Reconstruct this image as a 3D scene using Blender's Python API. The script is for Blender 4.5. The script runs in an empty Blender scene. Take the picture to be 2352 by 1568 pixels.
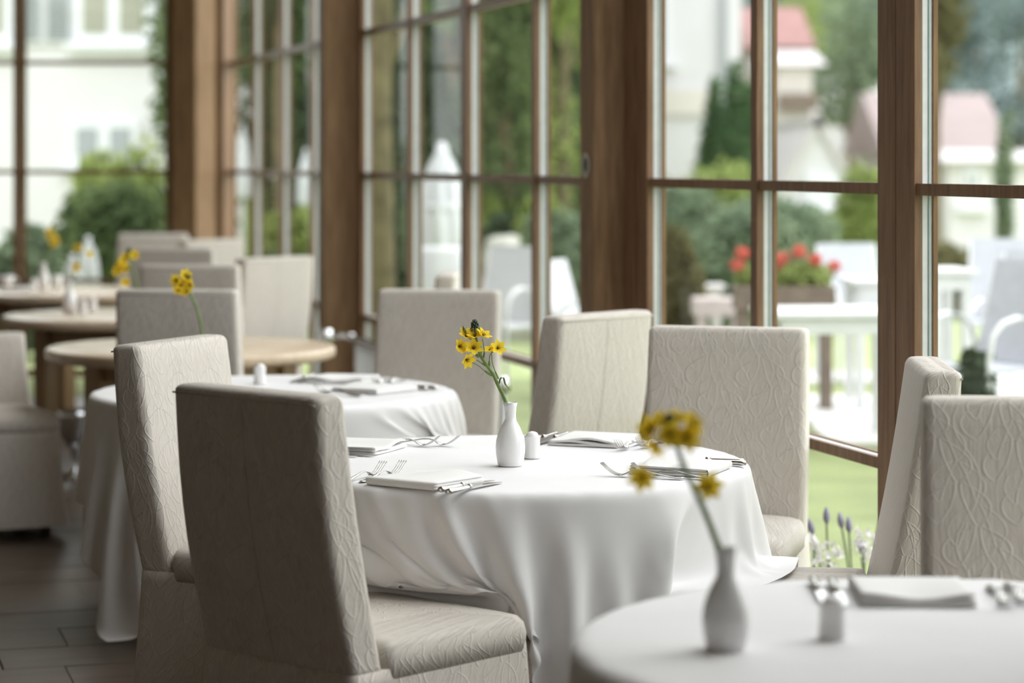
import bpy, bmesh, math, random
import numpy as np
from mathutils import Vector, Matrix

R = random.Random(7)
PI = math.pi
scene = bpy.context.scene
col = scene.collection

# ------------------------------------------------------------------ camera, sky, exposure
EYE = 1.52            # eye height
FPX = 5553.0          # focal length in pixels of the 2352 px wide frame (85 mm lens)
CX, HY = 1176.0, 370.0
cam_data = bpy.data.cameras.new('camera')
cam = bpy.data.objects.new('camera', cam_data)
col.objects.link(cam)
cam.location = (0, 0, EYE)
cam.rotation_euler = (PI / 2, 0, 0)
cam_data.lens = 85.0
cam_data.sensor_width = 36.0
cam_data.shift_y = (HY - 784.0) / 2352.0
cam_data.clip_end = 600
cam_data.clip_start = 0.05
cam_data.dof.use_dof = True
cam_data.dof.focus_distance = 6.0
cam_data.dof.aperture_fstop = 2.1
scene.camera = cam

world = bpy.data.worlds.new('sky')
scene.world = world
world.use_nodes = True
wn = world.node_tree.nodes
wn['Background'].inputs['Color'].default_value = (0.98, 0.98, 1.02, 1)
wn['Background'].inputs['Strength'].default_value = 3.4

sun_data = bpy.data.lights.new('sun', 'SUN')
sun_data.energy = 1.6
sun_data.angle = math.radians(50)
sun_data.color = (1.0, 0.97, 0.92)
sun = bpy.data.objects.new('sun', sun_data)
sun.rotation_euler = (math.radians(38), 0, math.radians(118))
col.objects.link(sun)

scene.view_settings.view_transform = 'Standard'
scene.view_settings.look = 'None'
scene.view_settings.gamma = 1.0
scene.view_settings.use_curve_mapping = False
scene.view_settings.exposure = 0.0
scene.cycles.use_denoising = True
scene.cycles.max_bounces = 10
scene.cycles.diffuse_bounces = 5
scene.cycles.transparent_max_bounces = 24
scene.cycles.sample_clamp_indirect = 6.0
scene.cycles.caustics_reflective = False
scene.cycles.caustics_refractive = False


def P(px, py, Y):
    """world point seen at a pixel at depth Y"""
    return Vector(((px - CX) * Y / FPX, Y, EYE - (py - HY) * Y / FPX))


def X(px, Y):
    return (px - CX) * Y / FPX


def Z(py, Y):
    return EYE - (py - HY) * Y / FPX


# ------------------------------------------------------------------ node expression helper
class N:
    def __init__(self, mat):
        self.t = mat.node_tree

    def node(self, kind, **kw):
        n = self.t.nodes.new(kind)
        for k, v in kw.items():
            setattr(n, k, v)
        return n

    def link(self, a, b):
        self.t.links.new(a, b)

    def put(self, sock, v):
        if isinstance(v, E):
            self.link(v.s, sock)
        elif isinstance(v, bpy.types.NodeSocket):
            self.link(v, sock)
        else:
            sock.default_value = v

    def m(self, op, a, b=0.0, c=0.0):
        n = self.node('ShaderNodeMath', operation=op)
        self.put(n.inputs[0], a)
        self.put(n.inputs[1], b)
        self.put(n.inputs[2], c)
        return E(self, n.outputs[0])


class E:
    def __init__(self, n, s):
        self.n = n
        self.s = s

    def __add__(self, o): return self.n.m('ADD', self, o)
    def __radd__(self, o): return self.n.m('ADD', o, self)
    def __sub__(self, o): return self.n.m('SUBTRACT', self, o)
    def __rsub__(self, o): return self.n.m('SUBTRACT', o, self)
    def __mul__(self, o): return self.n.m('MULTIPLY', self, o)
    def __rmul__(self, o): return self.n.m('MULTIPLY', o, self)
    def __truediv__(self, o): return self.n.m('DIVIDE', self, o)


def new_mat(name):
    m = bpy.data.materials.new(name)
    m.use_nodes = True
    return m, N(m), m.node_tree.nodes['Principled BSDF']


def noise(n, scale, detail=3.0, vec=None, rough=0.5, mapscale=None):
    t = n.node('ShaderNodeTexNoise')
    t.inputs['Scale'].default_value = scale
    t.inputs['Detail'].default_value = detail
    t.inputs['Roughness'].default_value = rough
    if vec is None:
        vec = n.node('ShaderNodeTexCoord').outputs['Object']
    if mapscale:
        mp = n.node('ShaderNodeMapping')
        mp.inputs['Scale'].default_value = mapscale
        n.link(vec, mp.inputs['Vector'])
        vec = mp.outputs['Vector']
    n.link(vec, t.inputs['Vector'])
    return t.outputs['Fac']


def ramp(n, fac, stops):
    r = n.node('ShaderNodeValToRGB')
    els = r.color_ramp.elements
    els[0].position, els[0].color = stops[0][0], (*stops[0][1], 1)
    els[1].position, els[1].color = stops[-1][0], (*stops[-1][1], 1)
    for p, c in stops[1:-1]:
        e = els.new(p)
        e.color = (*c, 1)
    n.put(r.inputs['Fac'], fac)
    return r.outputs['Color']


def simple(name, c, rough=0.6, metal=0.0, var=0.08, scale=12.0, bump=0.0, bscale=60.0, spec=0.5, coat=0.0):
    m, n, b = new_mat(name)
    f = noise(n, scale)
    lo = tuple(max(0, x * (1 - var)) for x in c)
    hi = tuple(min(1, x * (1 + var)) for x in c)
    n.link(ramp(n, f, [(0.3, lo), (0.7, hi)]), b.inputs['Base Color'])
    b.inputs['Roughness'].default_value = rough
    b.inputs['Metallic'].default_value = metal
    b.inputs['Specular IOR Level'].default_value = spec
    b.inputs['Coat Weight'].default_value = coat
    if bump:
        bp = n.node('ShaderNodeBump')
        bp.inputs['Strength'].default_value = bump
        bp.inputs['Distance'].default_value = 0.004
        n.link(noise(n, bscale), bp.inputs['Height'])
        n.link(bp.outputs['Normal'], b.inputs['Normal'])
    return m


def wood(name, dark, light, rough=0.45, stretch=(14, 14, 1.2), scale=3.0, bump=0.15, spec=0.4):
    m, n, b = new_mat(name)
    f1 = noise(n, scale, 6.0, rough=0.65, mapscale=stretch)
    f2 = noise(n, 1.1, 2.0)
    f = n.m('ADD', n.m('MULTIPLY', f1, 0.75), n.m('MULTIPLY', f2, 0.25))
    n.link(ramp(n, f, [(0.32, dark), (0.68, light)]), b.inputs['Base Color'])
    b.inputs['Roughness'].default_value = rough
    b.inputs['Specular IOR Level'].default_value = spec
    bp = n.node('ShaderNodeBump')
    bp.inputs['Strength'].default_value = bump
    bp.inputs['Distance'].default_value = 0.002
    n.link(f1, bp.inputs['Height'])
    n.link(bp.outputs['Normal'], b.inputs['Normal'])
    return m


def leaf_mat(name, c1, c2, trans=0.35, scale=1.3):
    m, n, b = new_mat(name)
    t = m.node_tree
    geo = n.node('ShaderNodeTexCoord').outputs['Object']
    f = noise(n, scale, 3.0, geo)
    cc = ramp(n, f, [(0.3, c1), (0.72, c2)])
    d = n.node('ShaderNodeBsdfDiffuse')
    tr = n.node('ShaderNodeBsdfTranslucent')
    mx = n.node('ShaderNodeMixShader')
    mx.inputs[0].default_value = trans
    n.link(cc, d.inputs['Color'])
    n.link(cc, tr.inputs['Color'])
    n.link(d.outputs[0], mx.inputs[1])
    n.link(tr.outputs[0], mx.inputs[2])
    n.link(mx.outputs[0], t.nodes['Material Output'].inputs['Surface'])
    t.nodes.remove(b)
    return m


def jacquard(name):
    m, n, b = new_mat(name)
    uv = n.node('ShaderNodeUVMap').outputs['UV']
    wt = n.node('ShaderNodeTexNoise')
    wt.inputs['Scale'].default_value = 5.0
    wt.inputs['Detail'].default_value = 1.0
    n.link(uv, wt.inputs['Vector'])
    sp = n.node('ShaderNodeSeparateXYZ')
    n.link(uv, sp.inputs[0])
    sw = n.node('ShaderNodeSeparateColor')
    n.link(wt.outputs['Color'], sw.inputs[0])
    u = E(n, sp.outputs[0]) + (E(n, sw.outputs[0]) - 0.5) * 0.035
    v = E(n, sp.outputs[1]) + (E(n, sw.outputs[1]) - 0.5) * 0.035

    def layer(pw, ph, ou, ov, tilt, wid, th):
        V = (v + ov) / ph
        row = n.m('FLOOR', V)
        fv = n.m('FRACT', V)
        U = (u + ou) / pw + n.m('MULTIPLY', row, 0.5)
        cu = n.m('FLOOR', U)
        sgn = 1.0 - 2.0 * n.m('PINGPONG', cu, 1.0)
        fu = n.m('FRACT', U) - 0.5
        bend = sgn * tilt * (fv - 0.45) * (fv - 0.45) * 2.2 + sgn * tilt * (fv - 0.5) * 0.8
        q = fu - bend
        prof = n.m('POWER', n.m('SINE', fv * PI), 0.75) * wid
        d = n.m('ABSOLUTE', n.m('ABSOLUTE', q) - prof)
        line = n.m('SMOOTH_MIN', 1.0, n.m('MAXIMUM', 0.0, 1.0 - d / th), 0.05)
        fill = n.m('GREATER_THAN', prof - n.m('ABSOLUTE', q), 0.0)
        return line, fill

    l1, f1 = layer(0.078, 0.088, 0.0, 0.0, 0.38, 0.33, 0.040)
    l2, f2 = layer(0.039, 0.044, 0.02, 0.022, -0.35, 0.24, 0.05)
    l3, f3 = layer(0.078, 0.088, 0.039, 0.044, -0.42, 0.20, 0.036)
    stem = n.m('ABSOLUTE', n.m('FRACT', u / 0.2 + n.m('SINE', v * 25.0) * 0.12) - 0.5)
    l4 = n.m('MAXIMUM', 0.0, 1.0 - stem / 0.016)
    lines = n.m('MAXIMUM', n.m('MAXIMUM', n.m('MAXIMUM', l1, l2 * 0.2), l3 * 0.8), l4 * 0.7)
    mp = n.node('ShaderNodeMapping')
    mp.inputs['Scale'].default_value = (120, 14, 1)
    n.link(uv, mp.inputs['Vector'])
    cr = n.node('ShaderNodeTexNoise')
    cr.inputs['Scale'].default_value = 1.0
    cr.inputs['Detail'].default_value = 4.0
    n.link(mp.outputs[0], cr.inputs['Vector'])
    crk = E(n, cr.outputs['Fac'])
    mix = n.node('ShaderNodeMix', data_type='RGBA')
    mix.inputs['A'].default_value = (0.575, 0.52, 0.462, 1)
    mix.inputs['B'].default_value = (0.775, 0.732, 0.68, 1)
    n.put(mix.inputs['Factor'], lines * 0.55 + (crk - 0.5) * 0.5 + f2 * 0.05 + 0.12)
    n.link(mix.outputs['Result'], b.inputs['Base Color'])
    b.inputs['Roughness'].default_value = 0.75
    b.inputs['Specular IOR Level'].default_value = 0.25
    b.inputs['Sheen Weight'].default_value = 0.15
    bp = n.node('ShaderNodeBump')
    bp.inputs['Strength'].default_value = 0.7
    bp.inputs['Distance'].default_value = 0.005
    n.put(bp.inputs['Height'], lines * 0.5 + crk * 0.6 + f1 * 0.25 + f3 * 0.15)
    n.link(bp.outputs['Normal'], b.inputs['Normal'])
    return m


def linen(name, c):
    m, n, b = new_mat(name)
    f = noise(n, 7.0, 3.0)
    n.link(ramp(n, f, [(0.3, tuple(x * 0.965 for x in c)), (0.7, c)]), b.inputs['Base Color'])
    b.inputs['Roughness'].default_value = 0.7
    b.inputs['Specular IOR Level'].default_value = 0.3
    b.inputs['Sheen Weight'].default_value = 0.1
    a1 = noise(n, 1.0, 2.0, mapscale=(500, 500, 60))
    bp = n.node('ShaderNodeBump')
    bp.inputs['Strength'].default_value = 0.12
    bp.inputs['Distance'].default_value = 0.001
    n.link(a1, bp.inputs['Height'])
    n.link(bp.outputs['Normal'], b.inputs['Normal'])
    return m


def glass_mat(name):
    m, n, b = new_mat(name)
    t = m.node_tree
    lw = n.node('ShaderNodeLayerWeight')
    lw.inputs['Blend'].default_value = 0.5
    dust = noise(n, 3.0, 4.0)
    f = n.m('ADD', n.m('MULTIPLY', n.m('POWER', lw.outputs['Facing'], 5.0), 0.11), n.m('MULTIPLY', dust, 0.03))
    tr = n.node('ShaderNodeBsdfTransparent')
    tr.inputs['Color'].default_value = (0.965, 0.985, 0.975, 1)
    gl = n.node('ShaderNodeBsdfGlossy')
    gl.inputs['Roughness'].default_value = 0.0
    mx = n.node('ShaderNodeMixShader')
    n.put(mx.inputs[0], f)
    n.link(tr.outputs[0], mx.inputs[1])
    n.link(gl.outputs[0], mx.inputs[2])
    n.link(mx.outputs[0], t.nodes['Material Output'].inputs['Surface'])
    t.nodes.remove(b)
    return m


M = {}
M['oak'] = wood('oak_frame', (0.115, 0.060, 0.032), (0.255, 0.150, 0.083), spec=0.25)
M['oak_lit'] = wood('oak_post_lit', (0.135, 0.076, 0.038), (0.285, 0.178, 0.098), rough=0.6, spec=0.15)  # lighter copy of the frame oak, with the light on it in the colour
M['table_oak'] = wood('pale_oak_top', (0.50, 0.38, 0.26), (0.70, 0.57, 0.43), rough=0.24, stretch=(1.0, 14, 14))
M['table_leg'] = wood('oak_leg', (0.24, 0.15, 0.07), (0.40, 0.27, 0.14))
M['floor'] = wood('dark_floor', (0.035, 0.024, 0.018), (0.105, 0.075, 0.055), rough=0.36, stretch=(1.0, 14, 14), bump=0.3, spec=0.5)
M['spacer'] = simple('glazing_spacer', (0.62, 0.62, 0.61), 0.35, 0.0, 0.05, 30)
M['gasket'] = simple('teal_gasket', (0.10, 0.20, 0.18), 0.4, 0.0)
M['glass'] = glass_mat('window_glass')
M['fabric'] = jacquard('jacquard')
M['seam'] = simple('seam_thread', (0.50, 0.455, 0.41), 0.8)
M['leg_dark'] = simple('dark_leg', (0.03, 0.02, 0.015), 0.4)
M['linen'] = linen('white_linen', (0.82, 0.808, 0.812))
M['napkin'] = linen('napkin_linen', (0.82, 0.80, 0.785))
M['porcelain'] = simple('porcelain', (0.87, 0.86, 0.855), 0.12, 0.0, 0.015, 5, spec=0.5)
M['steel'] = simple('cutlery_steel', (0.62, 0.60, 0.57), 0.16, 1.0, 0.03)
M['chrome'] = simple('chrome', (0.72, 0.73, 0.75), 0.14, 1.0, 0.02)
M['petal'] = leaf_mat('petal_yellow', (0.88, 0.64, 0.04), (0.95, 0.74, 0.08), 0.35, 60)
M['stamen'] = simple('stamen_dark', (0.10, 0.07, 0.015), 0.6)
M['stem'] = simple('stem_green', (0.15, 0.24, 0.055), 0.45, 0, 0.25, 60)
M['bud'] = simple('bud_green', (0.035, 0.06, 0.028), 0.4, 0, 0.3, 120)
M['bud_olive'] = simple('bud_olive', (0.20, 0.20, 0.04), 0.45, 0, 0.25, 90)
M['plaster'] = simple('plaster', (0.46, 0.41, 0.36), 0.85)
M['ceiling'] = wood('ceiling_wood', (0.34, 0.25, 0.17), (0.52, 0.40, 0.28), rough=0.6)
M['lock'] = simple('lock_steel', (0.55, 0.53, 0.48), 0.3, 1.0)
M['black'] = simple('black', (0.012, 0.014, 0.012), 0.5)
# outdoors
M['lawn'] = simple('lawn', (0.30, 0.35, 0.15), 0.9, 0, 0.22, 1.6)
M['grass'] = leaf_mat('grass_blade', (0.17, 0.27, 0.05), (0.33, 0.44, 0.12), 0.3, 2.0)
M['slab'] = simple('pale_slab', (0.62, 0.61, 0.59), 0.7, 0, 0.08, 3.0)
M['render_white'] = simple('white_render', (0.64, 0.625, 0.64), 0.85, 0, 0.03, 1.0)
M['render_cream'] = simple('cream_render', (0.64, 0.60, 0.55), 0.85, 0, 0.05, 1.0)
M['render_pink'] = simple('pink_render', (0.27, 0.215, 0.21), 0.85, 0, 0.08, 1.0)
M['roof_grey'] = simple('grey_roof', (0.50, 0.47, 0.47), 0.8, 0, 0.12, 3.0)
M['roof_red'] = simple('red_roof', (0.24, 0.12, 0.11), 0.8, 0, 0.15, 3.0)
M['shutter'] = simple('grey_shutter', (0.30, 0.325, 0.34), 0.7)
M['curtain'] = simple('curtain', (0.31, 0.31, 0.25), 0.9)
M['winframe'] = simple('white_frame', (0.70, 0.71, 0.74), 0.5)
M['dark_pane'] = simple('dark_pane', (0.30, 0.32, 0.34), 0.2)
M['bark'] = simple('bark', (0.125, 0.095, 0.05), 0.9, 0, 0.4, 9, 0.5, 30)
M['bark_moss'] = simple('mossy_bark', (0.115, 0.098, 0.048), 0.9, 0, 0.4, 7, 0.5, 30)
M['leaf_dark'] = leaf_mat('leaf_dark', (0.045, 0.066, 0.038), (0.10, 0.138, 0.072))
M['leaf_mid'] = leaf_mat('leaf_mid', (0.075, 0.108, 0.05), (0.165, 0.215, 0.095))
M['leaf_lime'] = leaf_mat('leaf_lime', (0.20, 0.255, 0.075), (0.37, 0.43, 0.165))
M['leaf_grey'] = leaf_mat('leaf_grey', (0.14, 0.19, 0.12), (0.28, 0.34, 0.22))
M['leaf_olive'] = leaf_mat('leaf_olive', (0.12, 0.115, 0.055), (0.21, 0.195, 0.10))
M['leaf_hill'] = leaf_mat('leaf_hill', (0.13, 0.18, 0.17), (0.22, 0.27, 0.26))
M['conifer'] = leaf_mat('conifer', (0.05, 0.10, 0.045), (0.12, 0.19, 0.09), 0.2)
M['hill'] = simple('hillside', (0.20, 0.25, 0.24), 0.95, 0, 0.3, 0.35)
M['canvas'] = simple('white_canvas', (0.54, 0.55, 0.565), 0.8, 0, 0.04, 6)
M['white_metal'] = simple('white_metal', (0.62, 0.63, 0.63), 0.45, 0, 0.03)
M['grey_sling'] = simple('grey_sling', (0.45, 0.46, 0.50), 0.7, 0, 0.05)
M['stone'] = simple('garden_stone', (0.33, 0.33, 0.28), 0.9, 0, 0.25, 6, 0.4, 20)
M['terracotta'] = simple('brown_planter', (0.17, 0.13, 0.10), 0.8, 0, 0.2, 10)
M['pink_stone'] = simple('pink_stone', (0.44, 0.38, 0.36), 0.8)
M['geranium'] = leaf_mat('geranium_red', (0.60, 0.13, 0.10), (0.72, 0.24, 0.19), 0.3, 30)
M['lavender'] = simple('lavender', (0.20, 0.18, 0.28), 0.8, 0, 0.25, 60)
M['blossom'] = leaf_mat('pale_blossom', (0.66, 0.60, 0.64), (0.78, 0.75, 0.76), 0.3, 20)


# ------------------------------------------------------------------ mesh helpers
def link(o, parent=None):
    col.objects.link(o)
    if parent is not None:
        o.parent = parent
    return o


def mesh_obj(name, verts, faces, mat, parent=None, smooth=False, uvs=None):
    me = bpy.data.meshes.new(name)
    me.from_pydata([tuple(v) for v in verts], [], faces)
    if uvs is not None:
        l = me.uv_layers.new(name='UVMap')
        l.data.foreach_set('uv', [c for f in faces for vi in f for c in uvs[vi]])
    if smooth:
        me.polygons.foreach_set('use_smooth', [True] * len(me.polygons))
    if mat is not None:
        me.materials.append(mat)
    me.update()
    return link(bpy.data.objects.new(name, me), parent)


def bm_obj(name, bm, mat, parent=None, smooth=False):
    me = bpy.data.meshes.new(name)
    bm.to_mesh(me)
    bm.free()
    if smooth:
        me.polygons.foreach_set('use_smooth', [True] * len(me.polygons))
    me.materials.append(mat)
    return link(bpy.data.objects.new(name, me), parent)


def bm_box(bm, c, s, rz=0.0, bevel=0.0, rot=None):
    """box centred at c, size s, turned about z"""
    mtx = Matrix.Translation(c) @ (rot.to_4x4() if rot is not None else Matrix.Rotation(rz, 4, 'Z')) @ Matrix.Diagonal((s[0], s[1], s[2], 1))
    r = bmesh.ops.create_cube(bm, size=1.0, matrix=mtx)
    if bevel:
        es = {e for v in r['verts'] for e in v.link_edges}
        bmesh.ops.bevel(bm, geom=list(es), offset=bevel, segments=2, affect='EDGES', profile=0.6)


def box(name, c, s, mat, parent=None, rz=0.0, bevel=0.0, rot=None):
    bm = bmesh.new()
    bm_box(bm, c, s, rz, bevel, rot)
    return bm_obj(name, bm, mat, parent)


def lathe(name, prof, mat, parent=None, seg=40, loc=(0, 0, 0), smooth=True, wave=None):
    vs, fs = [], []
    for j, (r, z) in enumerate(prof):
        for i in range(seg):
            a = 2 * PI * i / seg
            rr = r * (1 + (wave(a, z) if wave else 0))
            vs.append((loc[0] + rr * math.cos(a), loc[1] + rr * math.sin(a), loc[2] + z))
    for j in range(len(prof) - 1):
        for i in range(seg):
            k = (i + 1) % seg
            fs.append((j * seg + i, j * seg + k, (j + 1) * seg + k, (j + 1) * seg + i))
    fs.append(tuple(range(seg - 1, -1, -1)))
    n = len(prof) - 1
    fs.append(tuple(n * seg + i for i in range(seg)))
    return mesh_obj(name, vs, fs, mat, parent, smooth)


def tube_geo(path, radii, seg=8):
    path = [Vector(p) for p in path]
    if not hasattr(radii, '__len__'):
        radii = [radii] * len(path)
    vs, fs = [], []
    up = Vector((0.13, 0.97, 0.2))
    for i, p in enumerate(path):
        t = (path[min(i + 1, len(path) - 1)] - path[max(i - 1, 0)]).normalized()
        a = t.cross(up)
        if a.length < 1e-3:
            a = t.cross(Vector((1, 0, 0)))
        a.normalize()
        b = t.cross(a)
        for k in range(seg):
            an = 2 * PI * k / seg
            vs.append(p + (a * math.cos(an) + b * math.sin(an)) * radii[i])
    for i in range(len(path) - 1):
        for k in range(seg):
            j = (k + 1) % seg
            fs.append((i * seg + k, i * seg + j, (i + 1) * seg + j, (i + 1) * seg + k))
    fs.append(tuple(range(seg - 1, -1, -1)))
    fs.append(tuple((len(path) - 1) * seg + k for k in range(seg)))
    return vs, fs


def tube(name, path, radii, mat, parent=None, seg=8):
    v, f = tube_geo(path, radii, seg)
    return mesh_obj(name, v, f, mat, parent, True)


def smooth_path(pts, n=5):
    pts = [Vector(p) for p in pts]
    out = []
    for i in range(len(pts) - 1):
        p0, p1, p2, p3 = pts[max(i - 1, 0)], pts[i], pts[i + 1], pts[min(i + 2, len(pts) - 1)]
        for k in range(n):
            t = k / n
            out.append(0.5 * ((2 * p1) + (p2 - p0) * t + (2 * p0 - 5 * p1 + 4 * p2 - p3) * t * t + (3 * p1 - p0 - 3 * p2 + p3) * t ** 3))
    out.append(pts[-1])
    return out


def thing(name, label, cat, loc=(0, 0, 0), rz=0.0, group=None, kind=None):
    o = bpy.data.objects.new(name, None)
    o.empty_display_size = 0.05
    o.location = loc
    o.rotation_euler = (0, 0, rz)
    link(o)
    return tag(o, label, cat, group, kind)


def tag(o, label=None, cat=None, group=None, kind=None):
    if label:
        o['label'] = label
    if cat:
        o['category'] = cat
    if group:
        o['group'] = group
    if kind:
        o['kind'] = kind
    return o


def dup(root, label, loc, rz, group=None):
    def cp(o, parent):
        c = o.copy()
        link(c, parent)
        for ch in o.children:
            cp(ch, c)
        return c
    r = cp(root, None)
    r.location = loc
    r.rotation_euler = (0, 0, rz)
    r['label'] = label
    if group:
        r['group'] = group
    return r


def struct(o):
    o['kind'] = 'structure'
    return o


# ------------------------------------------------------------------ the room
FD = Vector((-0.2785, 0.9604, 0))      # along the glazed front, away from the camera
FN = Vector((-0.9604, -0.2785, 0))     # into the room
GS = 1.043
F0 = Vector((2.864 * GS, 0, 0))
FA = math.atan2(FD.y, FD.x)
CEIL = 3.86
BACKY = 17.0


def fpt(Y, inward=0.0, z=0.0):
    s = Y * GS / FD.y
    p = F0 + FD * s + FN * inward
    return Vector((p.x, p.y, z))


def fbox(name, Y0, Y1, d0, d1, z0, z1, mat, parent=None, bevel=0.0):
    """box in the frame of the glazed front: Y range, inward range, height range"""
    a, b = fpt(Y0), fpt(Y1)
    c = (a + b) / 2 + FN * ((d0 + d1) / 2)
    c.z = (z0 + z1) / 2
    return box(name, c, ((b - a).length, abs(d1 - d0), z1 - z0), mat, parent, FA, bevel)


# floor: dark boards running square to the glazed front
floor = struct(thing('floor', None, None))
sub = box('subfloor', (-1.2, 7.0, -0.06), (12.5, 20.5, 0.06), M['leg_dark'], floor)
PW = 0.30
plank_me = {}
for i in range(64):
    s0 = -2.6 + i * PW
    off = R.uniform(-0.9, 0.9)
    k = -1
    while True:
        k += 1
        d0 = -0.02 + k * 2.4 + (off if k else 0)
        d1 = -0.02 + (k + 1) * 2.4 + off
        if d0 > 7.2:
            break
        c = F0 + FD * (s0 + PW / 2) + FN * ((d0 + d1) / 2)
        if c.y < -2 or c.y > BACKY + 0.3 or c.x < -7:
            continue
        L = round(d1 - d0 - 0.004, 2)
        if L not in plank_me:
            bm = bmesh.new()
            bm_box(bm, (0, 0, 0), (L, PW - 0.006, 0.03), 0, 0.0015)
            me = bpy.data.meshes.new('plank')
            bm.to_mesh(me)
            bm.free()
            me.materials.append(M['floor'])
            plank_me[L] = me
        o = link(bpy.data.objects.new('plank', plank_me[L]), floor)
        o.location = (c.x, c.y, -0.015 + R.uniform(-0.001, 0.001))
        o.rotation_euler = (0, 0, math.atan2(FN.y, FN.x))

ROOF = 0.85            # unseen glass roof strip by the glazed front, added to brighten the tables
struct(fbox('ceiling', -4.5, 18.2, ROOF, 9.0, CEIL, CEIL + 0.1, M['ceiling']))
struct(fbox('trim_8', 11.2, 17.6, -0.05, ROOF, CEIL, CEIL + 0.1, M['ceiling']))
struct(fbox('trim_6', -4.5, 2.72, -0.05, ROOF, CEIL, CEIL + 0.1, M['ceiling']))
roof = struct(thing('added_roof_glazing', None, None))
yy_ = 2.75
while yy_ < 11.0:
    fbox('rafter', yy_ - 0.03, yy_ + 0.03, -0.05, ROOF, CEIL, CEIL + 0.1, M['oak'], roof)
    fbox('pane', yy_ + 0.04, yy_ + 0.92, -0.04, ROOF - 0.01, CEIL + 0.05, CEIL + 0.056, M['glass'], roof)
    yy_ += 0.96
struct(box('wall_left', (-6.9, 6.8, CEIL / 2), (0.15, 20.4, CEIL), M['plaster']))
struct(box('wall_front', (-2.0, -3.1, CEIL / 2), (11, 0.15, CEIL), M['plaster']))

RAILS = [0.680, 1.444, 2.211, 2.98]
ROWS = [(0.06, 0.680), (0.680, 1.444), (1.444, 2.211), (2.211, 2.98), (2.98, 3.77)]


def glazed(name, Y0, Y1, bars, heavy=()):
    """window section of the glazed front with a mullion at each Y in bars"""
    w = struct(thing(name, None, None))
    ys = [Y0] + list(bars) + [Y1]

    def upright(Yc, width, z0=0.0, z1=CEIL):
        h = width / 2 * FD.y
        m_ = fbox('mullion', Yc - h, Yc + h, -0.004, 0.02, z0, z1, M['oak'], w, 0.002)
        g = 0.013
        sp_ = fbox('spacer', Yc - h + 0.006, Yc + h - 0.006, -0.036, -0.004, z0, z1, M['spacer'], m_)
        fbox('gasket', Yc - h + 0.004, Yc + h - 0.004, -0.0065, -0.0035, z0, z1, M['gasket'], m_)
        fbox('gasket', Yc - h + 0.004, Yc + h - 0.004, -0.0265, -0.0235, z0, z1, M['gasket'], m_)
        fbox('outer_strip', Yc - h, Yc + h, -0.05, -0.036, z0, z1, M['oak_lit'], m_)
    for i, y in enumerate(ys):
        upright(y, 0.11 if (i in (0, len(ys) - 1) or y in heavy) else 0.05)
    for z in [0.03] + RAILS + [CEIL - 0.05]:
        hz = 0.06 if z in (0.03, CEIL - 0.05) else 0.032
        r_ = fbox('rail', Y0, Y1, -0.003, 0.014, z - hz / 2, z + hz / 2, M['oak'], w)
        fbox('spacer', Y0, Y1, -0.036, -0.003, z - hz / 2 + 0.004, z + hz / 2 - 0.004, M['spacer'], r_)
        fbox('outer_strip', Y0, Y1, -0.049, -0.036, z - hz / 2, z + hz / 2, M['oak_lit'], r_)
    for a, b in zip(ys[:-1], ys[1:]):
        for z0, z1 in ROWS:
            fbox('pane', a + 0.02, b - 0.02, -0.022, -0.016, z0 + 0.01, z1 - 0.01, M['glass'], w)
    return w


glazed('window_1', 12.86, 16.62, (13.78, 14.66, 15.59))
w2 = glazed('window_2', 8.66, 12.55, (9.53, 10.54, 11.53), heavy=(10.54,))
glazed('window_3', 6.40, 8.28, (7.30,))
struct(fbox('trim_7', 8.33, 8.44, -0.05, 0.03, 0, CEIL, M['oak']))
glazed('window_4', 4.05, 6.29, (5.3,))
struct(fbox('wall_right', -3.2, 3.92, -0.06, 0.04, 0, CEIL, M['plaster']))
# finger pull on the sliding door stile
lock = thing('door_lock', 'oval steel finger pull on the oak stile of the sliding glass door', 'lock',
             fpt(8.525, 0.146, Z(380, 8.9)), FA + PI)
bm = bmesh.new()
bmesh.ops.create_circle(bm, cap_ends=True, segments=24, radius=1.0)
bmesh.ops.rotate(bm, verts=bm.verts, cent=(0, 0, 0), matrix=Matrix.Rotation(PI / 2, 3, 'X'))
bmesh.ops.scale(bm, verts=bm.verts, vec=(0.045, 1, 0.046))
e = bmesh.ops.extrude_face_region(bm, geom=bm.faces[:])
bmesh.ops.translate(bm, verts=[v for v in e['geom'] if isinstance(v, bmesh.types.BMVert)], vec=(0, 0.004, 0))
bmesh.ops.recalc_face_normals(bm, faces=bm.faces)
bm_obj('escutcheon', bm, M['lock'], lock)
bm = bmesh.new()
bmesh.ops.create_circle(bm, cap_ends=True, segments=24, radius=1.0)
bmesh.ops.rotate(bm, verts=bm.verts, cent=(0, 0, 0), matrix=Matrix.Rotation(PI / 2, 3, 'X'))
bmesh.ops.scale(bm, verts=bm.verts, vec=(0.027, 1, 0.033))
e = bmesh.ops.extrude_face_region(bm, geom=bm.faces[:])
bmesh.ops.translate(bm, verts=[v for v in e['geom'] if isinstance(v, bmesh.types.BMVert)], vec=(0, 0.006, 0))
bmesh.ops.recalc_face_normals(bm, faces=bm.faces)
bm_obj('recess', bm, M['black'], lock)

# posts between the window sections
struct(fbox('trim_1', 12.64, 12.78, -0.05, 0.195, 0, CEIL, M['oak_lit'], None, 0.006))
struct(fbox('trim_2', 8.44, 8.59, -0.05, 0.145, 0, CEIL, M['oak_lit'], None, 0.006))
struct(fbox('trim_3', 3.93, 4.03, -0.05, 0.06, 0, CEIL, M['oak_lit'], None, 0.006))
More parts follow.
